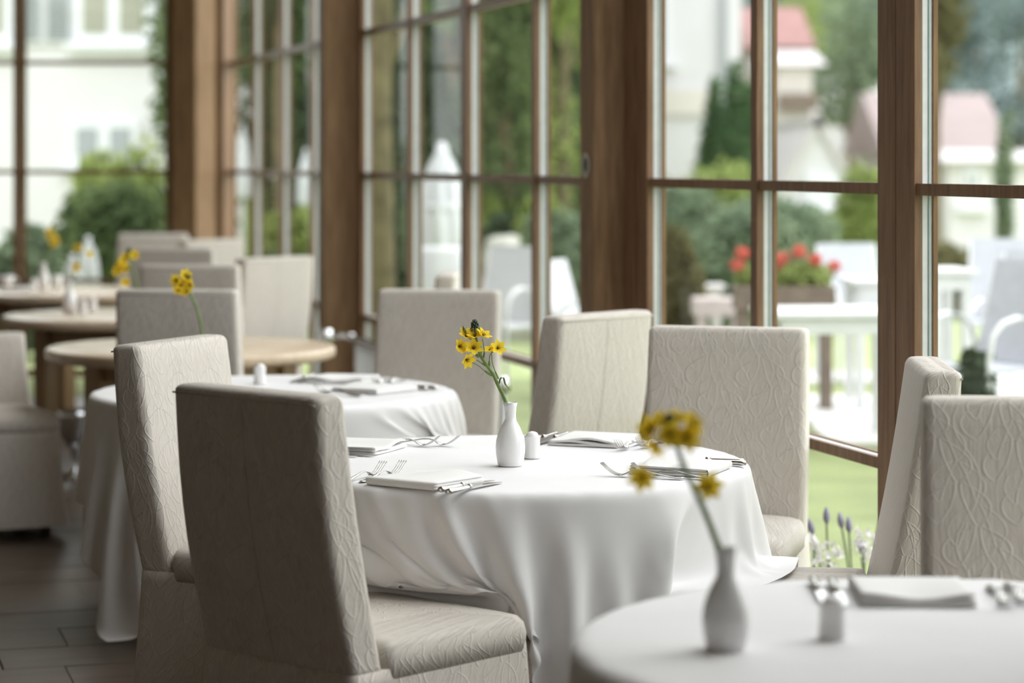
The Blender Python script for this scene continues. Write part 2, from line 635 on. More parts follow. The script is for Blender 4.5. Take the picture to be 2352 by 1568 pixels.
# corner post, set diagonally, and the return beside it
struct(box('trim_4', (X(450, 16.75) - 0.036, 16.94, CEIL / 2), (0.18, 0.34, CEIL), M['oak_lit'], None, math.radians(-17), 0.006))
struct(box('trim_5', (X(506, 17.2), 17.25, CEIL / 2), (0.14, 0.24, CEIL), M['oak'], None, math.radians(-17), 0.004))

# back window wall
w6 = struct(thing('window_6', None, None))
xs = [X(398, BACKY), X(40, BACKY), X(40, BACKY) - 0.55]
for i, x in enumerate(xs):
    wd = 0.05 if i else 0.1
    m_ = box('mullion', (x, BACKY - 0.008, CEIL / 2), (wd, 0.03, CEIL), M['oak'], w6)
    box('spacer', (x, BACKY + 0.025, CEIL / 2), (wd - 0.01, 0.035, CEIL), M['spacer'], m_)
    box('outer_strip', (x + 0.03, BACKY + 0.05, CEIL / 2), (wd, 0.014, CEIL), M['oak_lit'], m_)
for z in [0.03] + RAILS + [CEIL - 0.05]:
    hz = 0.06 if z in (0.03, CEIL - 0.05) else 0.03
    r_ = box('rail', ((xs[0] + xs[-1]) / 2, BACKY - 0.004, z), (xs[0] - xs[-1], 0.02, hz), M['oak'], w6)
    box('spacer', ((xs[0] + xs[-1]) / 2, BACKY + 0.024, z), (xs[0] - xs[-1], 0.036, hz - 0.006), M['spacer'], r_)
for a, b in zip(xs[:-1], xs[1:]):
    for z0, z1 in ROWS:
        box('pane', ((a + b) / 2, BACKY + 0.02, (z0 + z1) / 2), (a - b - 0.04, 0.006, z1 - z0 - 0.03), M['glass'], w6)
struct(box('wall_back', ((xs[-1] - 6.95) / 2, BACKY + 0.02, CEIL / 2), (xs[-1] + 6.95, 0.12, CEIL), M['plaster']))

# long low radiator along the glass
rad = thing('radiator', 'long low chrome tube radiator standing along the glass between the oak posts', 'radiator')
tube('top_rail', [fpt(9.55, 0.13, 0.59), fpt(12.2, 0.13, 0.59)], 0.022, M['chrome'], rad, 12)
tube('bottom_rail', [fpt(9.55, 0.13, 0.14), fpt(12.2, 0.13, 0.14)], 0.02, M['chrome'], rad, 12)
y = 9.6
while y < 12.2:
    tube('heating_tube', [fpt(y, 0.13, 0.14), fpt(y, 0.13, 0.59)], 0.017, M['white_metal'], rad, 8)
    y += 0.09
for y in (9.75, 10.9, 12.05):
    tube('foot', [fpt(y, 0.13, 0.0), fpt(y, 0.13, 0.14)], 0.018, M['chrome'], rad, 8)
vk = P(793, 770, 12.1)
tube('valve', [fpt(12.2, 0.13, 0.59), fpt(12.26, 0.16, 0.60), fpt(12.26, 0.26, 0.605)], [0.022, 0.02, 0.02], M['chrome'], rad, 12)
o = lathe('valve_knob', [(0.001, -0.04), (0.03, -0.036), (0.036, 0.0), (0.03, 0.036), (0.001, 0.04)], M['chrome'], rad, 20)
o.location = fpt(12.2, 0.28, 0.605)
o = lathe('valve_knob', [(0.001, -0.03), (0.028, -0.026), (0.033, 0.0), (0.028, 0.03), (0.001, 0.034)], M['chrome'], rad, 20)
o.location = fpt(9.5, 0.16, 0.61)


# ------------------------------------------------------------------ chairs
def rr_ring(hx, y0, y1, rc, z, npc=5, nside=7):
    """rounded rectangle ring from -hx..hx, y0..y1; returns points and perimeter positions"""
    pts = []
    hy = (y1 - y0) / 2
    cy = (y0 + y1) / 2
    rc = min(rc, hx * 0.98, hy * 0.98)
    cs = [(hx - rc, hy - rc, 0), (-hx + rc, hy - rc, PI / 2), (-hx + rc, -hy + rc, PI), (hx - rc, -hy + rc, 1.5 * PI)]
    for q, (cx_, cy_, a0) in enumerate(cs):
        for k in range(npc + 1):
            a = a0 + (PI / 2) * k / npc
            pts.append((cx_ + rc * math.cos(a), cy + cy_ + rc * math.sin(a), z))
        nx_ = cs[(q + 1) % 4]
        a1 = a0 + PI / 2
        sx, sy = cx_ + rc * math.cos(a1), cy_ + rc * math.sin(a1)
        ex, ey = nx_[0] + rc * math.cos(nx_[2]), nx_[1] + rc * math.sin(nx_[2])
        for k in range(1, nside):
            t = k / nside
            pts.append((sx + (ex - sx) * t, cy + sy + (ey - sy) * t, z))
    return pts


def loft(name, rings, mat, parent=None, seed=0, jitter=0.0, capb=True):
    """loft equal-length rings; UV = (distance round, distance up) in metres"""
    n = len(rings[0])
    vs, fs, uv = [], [], []
    rnd = random.Random(seed)
    for j, ring in enumerate(rings):
        d = 0.0
        for i in range(n):
            p = Vector(ring[i])
            if jitter:
                p += Vector((rnd.uniform(-1, 1), rnd.uniform(-1, 1), 0)) * jitter
            if i:
                d += (Vector(ring[i]) - Vector(ring[i - 1])).length
            vs.append(p)
            uv.append([d, 0])
        h = 0 if j == 0 else uvh + (Vector(rings[j][0]) - Vector(rings[j - 1][0])).length
        uvh = h
        for i in range(n):
            uv[-n + i][1] = h
    floops, fuv = [], []
    per = [0.0] * len(rings)
    for j in range(len(rings)):
        per[j] = uv[j * n + n - 1][0] + (Vector(rings[j][0]) - Vector(rings[j][-1])).length
    for j in range(len(rings) - 1):
        for i in range(n):
            k = (i + 1) % n
            fs.append((j * n + i, j * n + k, (j + 1) * n + k, (j + 1) * n + i))
            a, b = j * n, (j + 1) * n
            fuv += [uv[a + i], uv[a + k] if k else [per[j], uv[a][1]], uv[b + k] if k else [per[j + 1], uv[b][1]], uv[b + i]]
    top = tuple((len(rings) - 1) * n + i for i in range(n))
    fs.append(top)
    fuv += [[vs[i].x, vs[i].y] for i in top]
    if capb:
        bot = tuple(range(n - 1, -1, -1))
        fs.append(bot)
        fuv += [[vs[i].x, vs[i].y] for i in bot]
    me = bpy.data.meshes.new(name)
    me.from_pydata([tuple(v) for v in vs], [], fs)
    l = me.uv_layers.new(name='UVMap')
    l.data.foreach_set('uv', [c for q in fuv for c in q])
    me.polygons.foreach_set('use_smooth', [True] * len(fs))
    me.materials.append(mat)
    return link(bpy.data.objects.new(name, me), parent)


def make_chair(label, loc, rz, H=1.03, group='covered dining chairs'):
    t = thing('dining_chair', label, 'chair', loc, rz, group)
    hw = 0.243
    zb = 0.43
    # backrest
    rings = []
    zs = [0.0, 0.03, 0.10, 0.2, 0.3, 0.42, 0.55, 0.68, 0.8, 0.9, 0.972]
    span = H - zb

    def yy(tt):
        c = -0.10 * tt - 0.02 * math.sin(tt * PI)
        return -0.290 + c, -0.195 + c - 0.008 * tt + 0.012 * math.sin(tt * PI)
    for tt in zs:
        y0, y1 = yy(tt)
        w = hw * (1 - 0.03 * tt)
        rings.append(rr_ring(w, y0, y1, 0.022, zb + span * tt))
    for k in range(1, 5):            # rounded top edge
        a = k / 4 * PI / 2
        y0, y1 = yy(1.0)
        ins = 0.016 * (1 - math.cos(a))
        z = zb + span * 0.972 + (span * 0.028) * math.sin(a)
        rings.append(rr_ring(hw * 0.97 - ins, y0 + ins, y1 - ins, 0.02, z))
    y0, y1 = yy(1.0)
    rings.append(rr_ring(hw * 0.97 - 0.05, y0 + 0.036, y1 - 0.036, 0.006, H + 0.001))
    b = loft('backrest', rings, M['fabric'], t, 1)
    # seam down the middle of the back and along its upper rear edge
    vs, fs = [], []
    for i in range(19):
        tt = i / 18 * 0.965
        y0, y1 = yy(tt)
        z = zb + span * tt
        vs += [(-0.0014, y0 - 0.0002, z), (0.0, y0 - 0.0013, z), (0.0014, y0 - 0.0002, z)]
        if i:
            q = (i - 1) * 3
            fs += [(q, q + 1, q + 4, q + 3), (q + 1, q + 2, q + 5, q + 4)]
    mesh_obj('seam', vs, fs, M['seam'], b, True)
    y0, y1 = yy(0.972)
    tube('piping', [(-hw * 0.95, y0 + 0.0006, H - 0.018), (0, y0 + 0.0004, H - 0.018), (hw * 0.95, y0 + 0.0006, H - 0.018)], 0.0022, M['seam'], b, 6)
    # seat cushion
    rings = []
    for z, g, rc in ((0.415, 0.0, 0.03), (0.455, 0.004, 0.032), (0.478, 0.0, 0.034), (0.491, -0.010, 0.034), (0.497, -0.03, 0.03), (0.502, -0.08, 0.03), (0.504, -0.15, 0.02)):
        rings.append(rr_ring(hw + 0.004 + g, -0.20 - g * 0.2, 0.255 + g, rc, z))
    loft('seat', rings, M['fabric'], t, 2)
    # skirt
    rings = []
    for k, z in enumerate((0.046, 0.10, 0.18, 0.26, 0.34, 0.41, 0.438)):
        g = 0.028 * (1 - k / 6.0) ** 1.5
        ring = rr_ring(hw + 0.002 + g, -0.292 - g, 0.255 + g, 0.02, z, 5, 14)
        out = []
        for q, p in enumerate(ring):
            w = 0.006 * (1 - k / 6.0) * math.sin(q * 1.15)
            out.append((p[0] * (1 + w), p[1] * (1 + w), p[2]))
        rings.append(out)
    loft('skirt', rings, M['fabric'], t, 3, capb=False)
    for sx in (-1, 1):
        for y in (-0.24, 0.2):
            box('leg', (sx * 0.195, y, 0.1), (0.04, 0.04, 0.2), M['leg_dark'], t, 0, 0.003)
    return t


CS = 1.043            # chair backs are 1.03 m high


def chair_at(proto, label, top, face, dz=0.343):
    """place a chair by the middle of its back's top edge and the way it faces"""
    f = Vector((face[0], face[1])).normalized()
    p = Vector(top) * CS + f * dz
    rz = math.atan2(f.y, f.x) - PI / 2
    if proto is None:
        return make_chair(label, (p.x, p.y, 0), rz)
    return dup(proto, label, (p.x, p.y, 0), rz)


def seat_rect(top, face, dz=0.343):
    f = Vector((face[0], face[1])).normalized()
    p = Vector(top) * CS + f * dz
    return (p.x, p.y, f.x, f.y)


CH = {
    'B': ((-0.525, 4.99), (0.68, 0.73), 'large cream jacquard chair seen from behind in the foreground left of the middle white table'),
    'A': ((-0.895, 6.37), (0.914, -0.407), 'cream jacquard chair facing right, directly behind the foreground chair'),
    'C': ((0.615, 6.86), (-0.25, -0.97), 'cream jacquard chair facing the camera behind the right side of the middle white table'),
    'D': ((0.265, 7.50), (-0.747, 0.665), 'cream jacquard chair seen from its brightly lit back, right behind the white vase table'),
    'E': ((-0.265, 8.85), (-0.22, -0.975), 'cream chair with a shaded front behind the second white table, beside the oak post'),
    'F': ((0.975, 5.62), (-0.985, 0.06), 'cream jacquard chair turned side-on against the window post at the right'),
    'G': ((1.045, 4.82), (-0.06, -1.0), 'cream jacquard chair facing the camera, cut off by the right picture edge'),
    'K': ((-1.225, 8.87), (0.1, 0.995), 'grey-shaded chair seen from behind in front of the nearest bare oak table'),
    'L': ((-1.46, 10.97), (0.06, 1.0), 'chair back showing just above the shaded chair of the nearest oak table'),
    'M': ((-1.83, 13.05), (0.05, 1.0), 'third chair back from the front in the row of overlapping chairs by the corner post'),
    'N': ((-2.33, 15.68), (0.0, -1.0), 'farthest chair back, at the corner post below the back window'),
    'O': ((-1.80, 14.5), (-0.7, 0.72), 'brightly lit chair back just right of the farthest chairs at the corner post'),
    'P': ((-1.165, 11.85), (-0.72, 0.69), 'brightly lit chair back standing alone left of the broad oak post'),
    'R': ((-0.272, 10.2), (-0.985, 0.02), 'chair of which only the top corner shows above the shaded chair by the oak post'),
}
proto = None
for k, (tp, fc, lb) in CH.items():
    c = chair_at(proto, lb, tp, fc)
    if proto is None:
        proto = c
# low-backed chair at the left edge
f = Vector((0.42, -0.91)).normalized()
low = make_chair('low-backed cream chair cut off by the left picture edge', (-2.16, 9.93, 0), math.atan2(f.y, f.x) - PI / 2, H=0.79)


# ------------------------------------------------------------------ tables and cloths
TABLES = {'T0': (0.70, 3.86), 'T1': (0.0, 6.18), 'T2': (-0.80, 8.08), 'T3': (-1.335, 10.06), 'T4': (-1.955, 12.15), 'T5': (-2.66, 14.4)}
TZ = 0.75
TR = 0.60


def make_table(label, loc, rz=0.0, r=TR):
    t = thing('round_table', label, 'table', (loc[0], loc[1], 0), rz, 'round dining tables')
    th = 0.045
    lathe('table_top', [(r - 0.02, TZ - th - 0.003), (r - 0.004, TZ - th + 0.004), (r, TZ - th + 0.014), (r, TZ - 0.012), (r - 0.004, TZ - 0.004), (r - 0.012, TZ)], M['table_oak'], t, 72)
    for k in range(4):
        a = PI / 4 + k * PI / 2
        box('leg', (0.38 * math.cos(a), 0.38 * math.sin(a), (TZ - th) / 2), (0.085, 0.085, TZ - th), M['table_leg'], t, a + PI / 4, 0.004)
        b = a + PI / 4
        box('apron', (0.27 * math.cos(b), 0.27 * math.sin(b), TZ - th - 0.045), (0.46, 0.025, 0.09), M['table_leg'], t, b + PI / 2)
    return t


t1 = make_table('round table under the white cloth in the middle, carrying the sharp white vase', TABLES['T1'], math.radians(-9))
dup(t1, 'round table under the white cloth in the blurred right foreground', (*TABLES['T0'], 0), 0.3)
dup(t1, 'round table under the second white cloth, before the oak post', (*TABLES['T2'], 0), 0.2)
dup(t1, 'nearest bare pale oak round table, half hidden by a shaded chair', (*TABLES['T3'], 0), math.radians(145))
dup(t1, 'middle bare oak round table with a white vase, at the left', (*TABLES['T4'], 0), math.radians(145))
dup(t1, 'farthest oak round table, under the back window at the left', (*TABLES['T5'], 0), math.radians(145))


def drape(name, centre, ang, seats, side=1.86, n=104, steps=1100, seed=3):
    """square cloth laid over the round top and let fall (position based, small steps)"""
    rng = np.random.default_rng(seed)
    g = np.linspace(-side / 2, side / 2, n)
    h = g[1] - g[0]
    x = np.zeros((n, n, 3))
    gx, gy = np.meshgrid(g, g, indexing='ij')
    ca, sa = math.cos(ang), math.sin(ang)
    x[..., 0] = gx * ca - gy * sa
    x[..., 1] = gx * sa + gy * ca
    top = TZ + 0.0035
    x[..., 2] = top + 0.002 + rng.normal(0, 0.0008, (n, n))
    th0 = np.arctan2(x[..., 1], x[..., 0])
    out0 = np.clip(np.hypot(x[..., 0], x[..., 1]) - TR, 0, 1)
    x[..., 2] += out0 * 0.06 * (np.sin(th0 * 12 + 0.7 * seed) + 0.6 * np.sin(th0 * 7 + seed))
    v = np.zeros_like(x)
    dt = 1.0 / 480
    rad = TR + 0.006
    S = slice
    groups = []
    for off in (0, 1):
        cnt = (n - off) // 2
        a = S(off, off + 2 * cnt, 2)
        b = S(off + 1, off + 1 + 2 * cnt, 2)
        groups.append(((a, S(None)), (b, S(None)), h, 1.0))
        groups.append(((S(None), a), (S(None), b), h, 1.0))
        groups.append(((a, S(0, n - 1)), (b, S(1, n)), h * math.sqrt(2), 0.05))
        groups.append(((a, S(1, n)), (b, S(0, n - 1)), h * math.sqrt(2), 0.05))
    for sp, k in ((2, 0.012), (4, 0.004)):
        for off in range(0, 2 * sp, sp):
            ia = np.array([i for i in range(n) if (i // sp) % 2 == (off // sp) and i + sp < n])
            groups.append(((ia, S(None)), (ia + sp, S(None)), h * sp, k))
            groups.append(((S(None), ia), (S(None), ia + sp), h * sp, k))
    for st in range(steps):
        v[..., 2] -= 9.81 * dt
        v *= 0.994 if st < steps * 0.6 else 0.97
        xo = x.copy()
        x += v * dt
        for rep in (0, 1):
            for ga, gb, L, k in (groups if rep == 0 else groups[:8]):
                A = x[ga]
                B = x[gb]
                d = B - A
                ln = np.sqrt((d * d).sum(-1)) + 1e-9
                c = (k * 0.5 * (ln - L) / ln)[..., None] * d
                x[ga] = A + c
                x[gb] = B - c
        r = np.hypot(x[..., 0], x[..., 1]) + 1e-9
        inside = (x[..., 2] < top) & (r < rad)
        dz = top - x[..., 2]
        dr = rad - r
        up = inside & ((dz < dr + 0.004) | (x[..., 2] > top - 0.010))
        side_ = inside & ~up
        x[..., 2] = np.where(up, top, x[..., 2])
        sc = np.where(side_, rad / r, 1.0)
        x[..., 0] *= sc
        x[..., 1] *= sc
        on = up | ((r < rad) & (x[..., 2] < top + 0.001))
        x[on, 0] = xo[on, 0] * 0.92 + x[on, 0] * 0.08
        x[on, 1] = xo[on, 1] * 0.92 + x[on, 1] * 0.08
        for (cx_, cy_, fx, fy, soft) in seats:
            lx = (x[..., 0] - cx_) * fy - (x[..., 1] - cy_) * fx     # across
            ly = (x[..., 0] - cx_) * fx + (x[..., 1] - cy_) * fy     # forward
            hit = (np.abs(lx) < 0.265) & (ly < 0.285) & (ly > -0.4) & (x[..., 2] < 0.517)
            if soft:
                lift = hit & (x[..., 2] > 0.47)
                x[..., 2] = np.where(lift, 0.517, x[..., 2])
                hit = hit & ~lift
            pf = np.where(hit, np.minimum(0.285 - ly, 0.006), 0.0)
            x[..., 0] += pf * fx
            x[..., 1] += pf * fy
        x[..., 2] = np.maximum(x[..., 2], 0.02)
        v = (x - xo) / dt
        sp_ = np.sqrt((v * v).sum(-1))
        v *= np.minimum(1.0, 2.5 / (sp_ + 1e-9))[..., None]
    fs = [(i * n + j, (i + 1) * n + j, (i + 1) * n + j + 1, i * n + j + 1) for i in range(n - 1) for j in range(n - 1)]
    o = mesh_obj(name, x.reshape(-1, 3), fs, M['linen'], None, True)
    o.location = (centre[0], centre[1], 0)
    sm = o.modifiers.new('soften', 'SMOOTH')
    sm.factor = 0.5
    sm.iterations = 3
    md = o.modifiers.new('thickness', 'SOLIDIFY')
    md.thickness = 0.0016
    md.offset = 1.0
    s2 = o.modifiers.new('smooth', 'SUBSURF')
    s2.levels = 1
    s2.render_levels = 1
    return o


def local_seats(tn, keys):
    tx, ty = TABLES[tn]
    out = []
    for k in keys:
        a, b, c, d = seat_rect(CH[k][0], CH[k][1])
        out.append((a - tx, b - ty, c, d, k == 'F'))
    return out


tag(drape('tablecloth', TABLES['T1'], math.radians(-20), local_seats('T1', 'ABCF'), seed=3),
    'white linen cloth with hanging folds on the middle table', 'tablecloth')
tag(drape('tablecloth', TABLES['T2'], math.radians(2), local_seats('T2', 'DE'), seed=5),
    'white linen cloth on the second table, before the oak post', 'tablecloth')
tag(drape('tablecloth', TABLES['T0'], math.radians(20), local_seats('T0', 'G'), seed=8),
    'white linen cloth on the blurred table in the right foreground', 'tablecloth')
CZ = TZ + 0.0065     # upper face of a cloth


# ------------------------------------------------------------------ table ware
def make_vase(label, loc):
    prof = [(0.0295, 0.0), (0.0315, 0.002), (0.0335, 0.012), (0.0365, 0.032), (0.0372, 0.048), (0.0355, 0.064), (0.031, 0.08), (0.0245, 0.096),
            (0.0175, 0.108), (0.0148, 0.114), (0.0138, 0.122), (0.0140, 0.134), (0.0155, 0.147), (0.0182, 0.158), (0.0172, 0.1585),
            (0.0145, 0.147), (0.0128, 0.134), (0.0126, 0.120), (0.012, 0.10)]
    o = lathe('vase', prof, M['porcelain'], None, 48)
    o.location = loc
    return tag(o, label, 'vase', 'white bottle vases')


def make_shaker(label, loc):
    t = thing('salt_shaker', label, 'shaker', loc, 0, 'porcelain shakers')
    lathe('body', [(0.0205, 0.0), (0.0222, 0.002), (0.0222, 0.006), (0.0212, 0.009), (0.0204, 0.03), (0.0200, 0.05), (0.0206, 0.055), (0.0206, 0.057), (0.018, 0.0575)],
          M['porcelain'], t, 40, wave=lambda a, z: 0.012 * math.cos(10 * a) if 0.008 < z < 0.05 else 0)
    lathe('dome', [(0.0165, 0.057), (0.0158, 0.0605), (0.0135, 0.0645), (0.009, 0.0675), (0.003, 0.069)], M['porcelain'], t, 32)
    return t


V1 = Vector((-0.004, 6.07, CZ))
make_vase('white bottle vase in sharp focus on the middle table', V1)
make_shaker('white shaker close beside the sharp white vase', (0.052, 6.22, CZ))
V0 = Vector((0.335, 3.79, CZ))
make_vase('blurred white vase on the right foreground table', V0)
make_shaker('blurred white shaker on the right foreground table', (0.512, 3.87, CZ))
V2 = Vector((X(472, 8.1), 8.1, CZ))
make_vase('white vase on the second white table, hidden below its flower', V2)
make_shaker('white shaker near the left of the second white table', (X(597, 8.3), 8.3, CZ))
V3 = Vector((X(318, 10.0), 10.0, TZ))
make_vase('white vase on the nearest bare oak table, behind the shaded chair', V3)
V4 = Vector((X(160, 12.35), 12.35, TZ))
make_vase('white vase leaning light on the middle bare oak table', V4)['label'] = 'white vase on the middle bare oak table at the left'
make_shaker('left white shaker beside the vase on the middle oak table', (X(190, 12.3), 12.3, TZ))
make_shaker('right white shaker beside the vase on the middle oak table', (X(213, 12.5), 12.5, TZ))
V5 = Vector((X(100, 14.6), 14.6, TZ))
make_vase('white vase on the farthest oak table', V5)
make_shaker('white shaker left of the vase on the farthest oak table', (X(78, 14.5), 14.5, TZ))


def make_cup(label, loc, r=0.035, h=0.06):
    t = thing('cup', label, 'cup', loc)
    lathe('bowl', [(r * 0.6, 0), (r * 0.62, 0.004), (r * 0.85, h * 0.4), (r, h), (r * 0.94, h), (r * 0.8, h * 0.45), (r * 0.5, 0.01)], M['porcelain'], t, 32)
    tube('handle', smooth_path([(r * 0.92, 0, h * 0.8), (r * 1.35, 0, h * 0.75), (r * 1.35, 0, h * 0.4), (r * 0.85, 0, h * 0.3)]), 0.004, M['porcelain'], t)
    return t


make_cup('white cup right of the vase on the farthest oak table', (X(131, 14.7), 14.7, TZ), 0.032, 0.075)
make_cup('white cup at the left picture edge on the farthest oak table', (X(14, 14.8), 14.8, TZ), 0.05, 0.07)


# flowers: each spray is one thing with a stem, flowers, buds and a leaf
def petal_geo(L=0.0215, W=0.0084, cup=0.5):
    vs, fs = [], []
    nu, nv = 5, 4
    for j in range(nu + 1):
        t = j / nu
        w = W * (math.sin(PI * min(1, t * 0.92 + 0.08)) ** 0.8) * (1 - 0.25 * t)
        if j == nu:
            w = 0.0004
        for i in range(nv + 1):
            s = (i / nv) * 2 - 1
            x = 0.002 + L * t * math.cos(cup * (1 - t * 0.6))
            z = L * t * math.sin(cup) * (1 - 0.25 * t) + 0.0022 * s * s * (1 - t)
            vs.append((x, s * w, z))
    for j in range(nu):
        for i in range(nv):
            a = j * (nv + 1) + i
            fs.append((a, a + 1, a + nv + 2, a + nv + 1))
    return vs, fs


PET = {}


def flower(parent, c, direction, openness=0.55, size=1.0, roll=0.0):
    """six-petalled star flower, centre c, facing direction"""
    d = Vector(direction).normalized()
    q = d.to_track_quat('Z', 'Y').to_matrix().to_4x4() @ Matrix.Rotation(roll, 4, 'Z')
    openness += 0.22
    key = round(openness, 2)
    if key not in PET:
        vs, fs = petal_geo(cup=openness)
        bv, bf = [], []
        for k in range(6):
            a = k * PI / 3
            ca, sa = math.cos(a), math.sin(a)
            o = len(bv)
            dz = 0.0008 * (k % 2)
            bv += [(x * ca - y * sa, x * sa + y * ca, z - dz) for x, y, z in vs]
            bf += [tuple(i + o for i in f) for f in fs]
        me = bpy.data.meshes.new('flower')
        me.from_pydata(bv, [], bf)
        me.polygons.foreach_set('use_smooth', [True] * len(bf))
        me.materials.append(M['petal'])
        # stamens
        sv, sf = [], []
        for k in range(6):
            a = k * PI / 3 + 0.3
            p1 = Vector((0.0045 * math.cos(a), 0.0045 * math.sin(a), 0.008))
            v_, f_ = tube_geo([(0, 0, 0), p1 * 0.6, p1], [0.0007, 0.0006, 0.001], 5)
            o = len(sv)
            sv += v_
            sf += [tuple(i + o for i in f) for f in f_]
        v_, f_ = tube_geo([(0, 0, -0.001), (0, 0, 0.003), (0, 0, 0.006)], [0.0026, 0.0028, 0.0008], 8)
        o = len(sv)
        sv += v_
        sf += [tuple(i + o for i in f) for f in f_]
        sm = bpy.data.meshes.new('stamens')
        sm.from_pydata([tuple(v) for v in sv], [], sf)
        sm.materials.append(M['stamen'])
        PET[key] = (me, sm)
    me, sm = PET[key]
    o = link(bpy.data.objects.new('flower', me), parent)
    o.matrix_local = Matrix.Translation(c) @ q @ Matrix.Scale(size, 4)
    s = link(bpy.data.objects.new('stamens', sm), o)
    return o


def bud(parent, base, tip, r, mat):
    b, t = Vector(base), Vector(tip)
    p = [b + (t - b) * k for k in (0, 0.2, 0.45, 0.7, 0.9, 1.0)]
    return tube('bud', p, [r * 0.35, r * 0.85, r, r * 0.8, r * 0.4, r * 0.08], mat, parent, 10)


def spike(parent, base, direction, L=0.026, r=0.0085):
    """tight dark cluster of unopened buds at the tip"""
    d = Vector(direction).normalized()
    q = d.to_track_quat('Z', 'Y')
    sv, sf = [], []
    for k in range(26):
        t = k / 25
        a = k * 2.4
        rr = r * math.sin(PI * (0.25 + 0.72 * t)) * 0.8
        c = Vector(base) + q @ Vector((rr * math.cos(a), rr * math.sin(a), L * t))
        e = c + q @ Vector((0.003 * math.cos(a), 0.003 * math.sin(a), 0.007))
        v_, f_ = tube_geo([c, (c + e) / 2, e], [0.0016, 0.003, 0.0005], 6)
        o = len(sv)
        sv += v_
        sf += [tuple(i + o for i in f) for f in f_]
    return mesh_obj('bud_spike', sv, sf, M['bud'], parent, True)


def spray(label, V, main, rm, side, fl, buds, spk, leaf=None, sc=900.0, base_px=(1172, 1074)):
    """flower spray built in the plane of the vase; points are (px, py, depth offset) measured at vase scale"""
    t = thing('flower_spray', label, 'flower', V, 0, 'yellow flower stems')

    def q(p):
        return Vector(((p[0] - base_px[0]) / sc, p[2] if len(p) > 2 else 0.0, (base_px[1] - p[1]) / sc))
    path = smooth_path([q(p) for p in main], 6)
    n = len(path)
    tube('stem', path, [rm * (1 - 0.45 * i / n) for i in range(n)], M['stem'], t, 10)
    for sd in side:
        pp = smooth_path([q(p) for p in sd], 5)
        tube('pedicel', pp, [0.0022 if i < 5 else 0.0012 for i in range(len(pp))], M['stem'], t, 7)
    for (p, d, op, s, roll) in fl:
        flower(t, q(p), d, op, s, roll)
    for (b, e, r, mt) in buds:
        bud(t, q(b), q(e), r, M[mt])
    if spk:
        spike(t, q(spk[0]), spk[1], spk[2] if len(spk) > 2 else 0.026)
    if leaf:
        pp = smooth_path([q(p) for p in leaf], 6)
        vs, fs = [], []
        for i, p in enumerate(pp):
            w = 0.0055 * math.sin(PI * min(1, 0.12 + 0.86 * i / (len(pp) - 1)))
            vs += [p + Vector((w * 0.5, -w * 0.8, 0)), p + Vector((0, 0, -0.0008)), p + Vector((-w * 0.5, w * 0.8, 0))]
            if i:
                a = (i - 1) * 3
                fs += [(a, a + 1, a + 4, a + 3), (a + 1, a + 2, a + 5, a + 4)]
        mesh_obj('leaf', vs, fs, M['stem'], t, True)
    return t


SC = 5553 / 6.07
zx = lambda a, b, c=0.0: (1020 + a / 4.126, 720 + b / 4.126, c)
spray('yellow star-flower spray with a dark green tip in the sharp white vase', V1,
      [(1172, 1000, 0.0), (1168, 950, 0.0), zx(580, 850), zx(545, 770), zx(510, 700), zx(465, 600), zx(410, 520), zx(350, 430), zx(325, 350), zx(300, 230), zx(292, 160)],
      0.0058,
      [[zx(450, 615), zx(390, 575), zx(330, 520), zx(245, 475)],
       [zx(395, 520), zx(350, 490), zx(262, 430)],
       [zx(345, 430), zx(300, 405), zx(240, 375), zx(165, 355)],
       [zx(370, 450), zx(380, 380), zx(362, 260)],
       [zx(515, 640), zx(480, 560), zx(455, 480), zx(450, 400)],
       [zx(430, 540), zx(428, 470), zx(440, 405), zx(495, 372)],
       [zx(330, 380), zx(310, 340), zx(285, 350, -0.01)],
       [zx(310, 300), zx(250, 265), zx(205, 245)],
       [zx(330, 400), zx(345, 330), zx(290, 250)]],
      [(zx(140, 335, -0.006), (0.75, -0.75, 0.35), 0.55, 1.0, 0.2),
       (zx(278, 350, -0.014), (0.15, -0.8, 0.6), 0.45, 1.15, 0.5),
       (zx(208, 455, -0.008), (0.6, -0.7, -0.25), 0.62, 1.05, 0.1),
       (zx(190, 395, 0.006), (-0.2, -0.3, 0.9), 0.7, 0.9, 0.3),
       (zx(205, 240, 0.0), (0.3, -0.55, 0.75), 0.6, 1.05, 0.0),
       (zx(290, 240, -0.008), (0.0, -0.5, 0.85), 0.6, 1.05, 0.4),
       (zx(365, 235, -0.004), (0.45, -0.35, 0.8), 0.55, 1.05, 0.2),
       (zx(452, 385, 0.004), (-0.45, -0.25, 0.85), 0.85, 1.1, 0.0),
       (zx(505, 352, -0.006), (0.35, -0.8, 0.45), 0.5, 1.0, 0.6)],
      [(zx(205, 205), zx(178, 138), 0.0042, 'bud_olive'), (zx(262, 205), zx(262, 136), 0.0046, 'bud_olive'), (zx(330, 205), zx(335, 150), 0.0035, 'bud_olive'),
       (zx(428, 540), zx(428, 455), 0.0028, 'stem'), (zx(330, 440), zx(288, 402), 0.0035, 'stem'), (zx(350, 410), zx(338, 340), 0.0035, 'stem'), (zx(448, 612), zx(380, 560), 0.0032, 'stem')],
      (zx(292, 170), (-0.05, 0, 1), 0.019),
      [zx(520, 690), zx(532, 640), zx(560, 628), zx(578, 690), zx(605, 725), zx(636, 750)], SC)

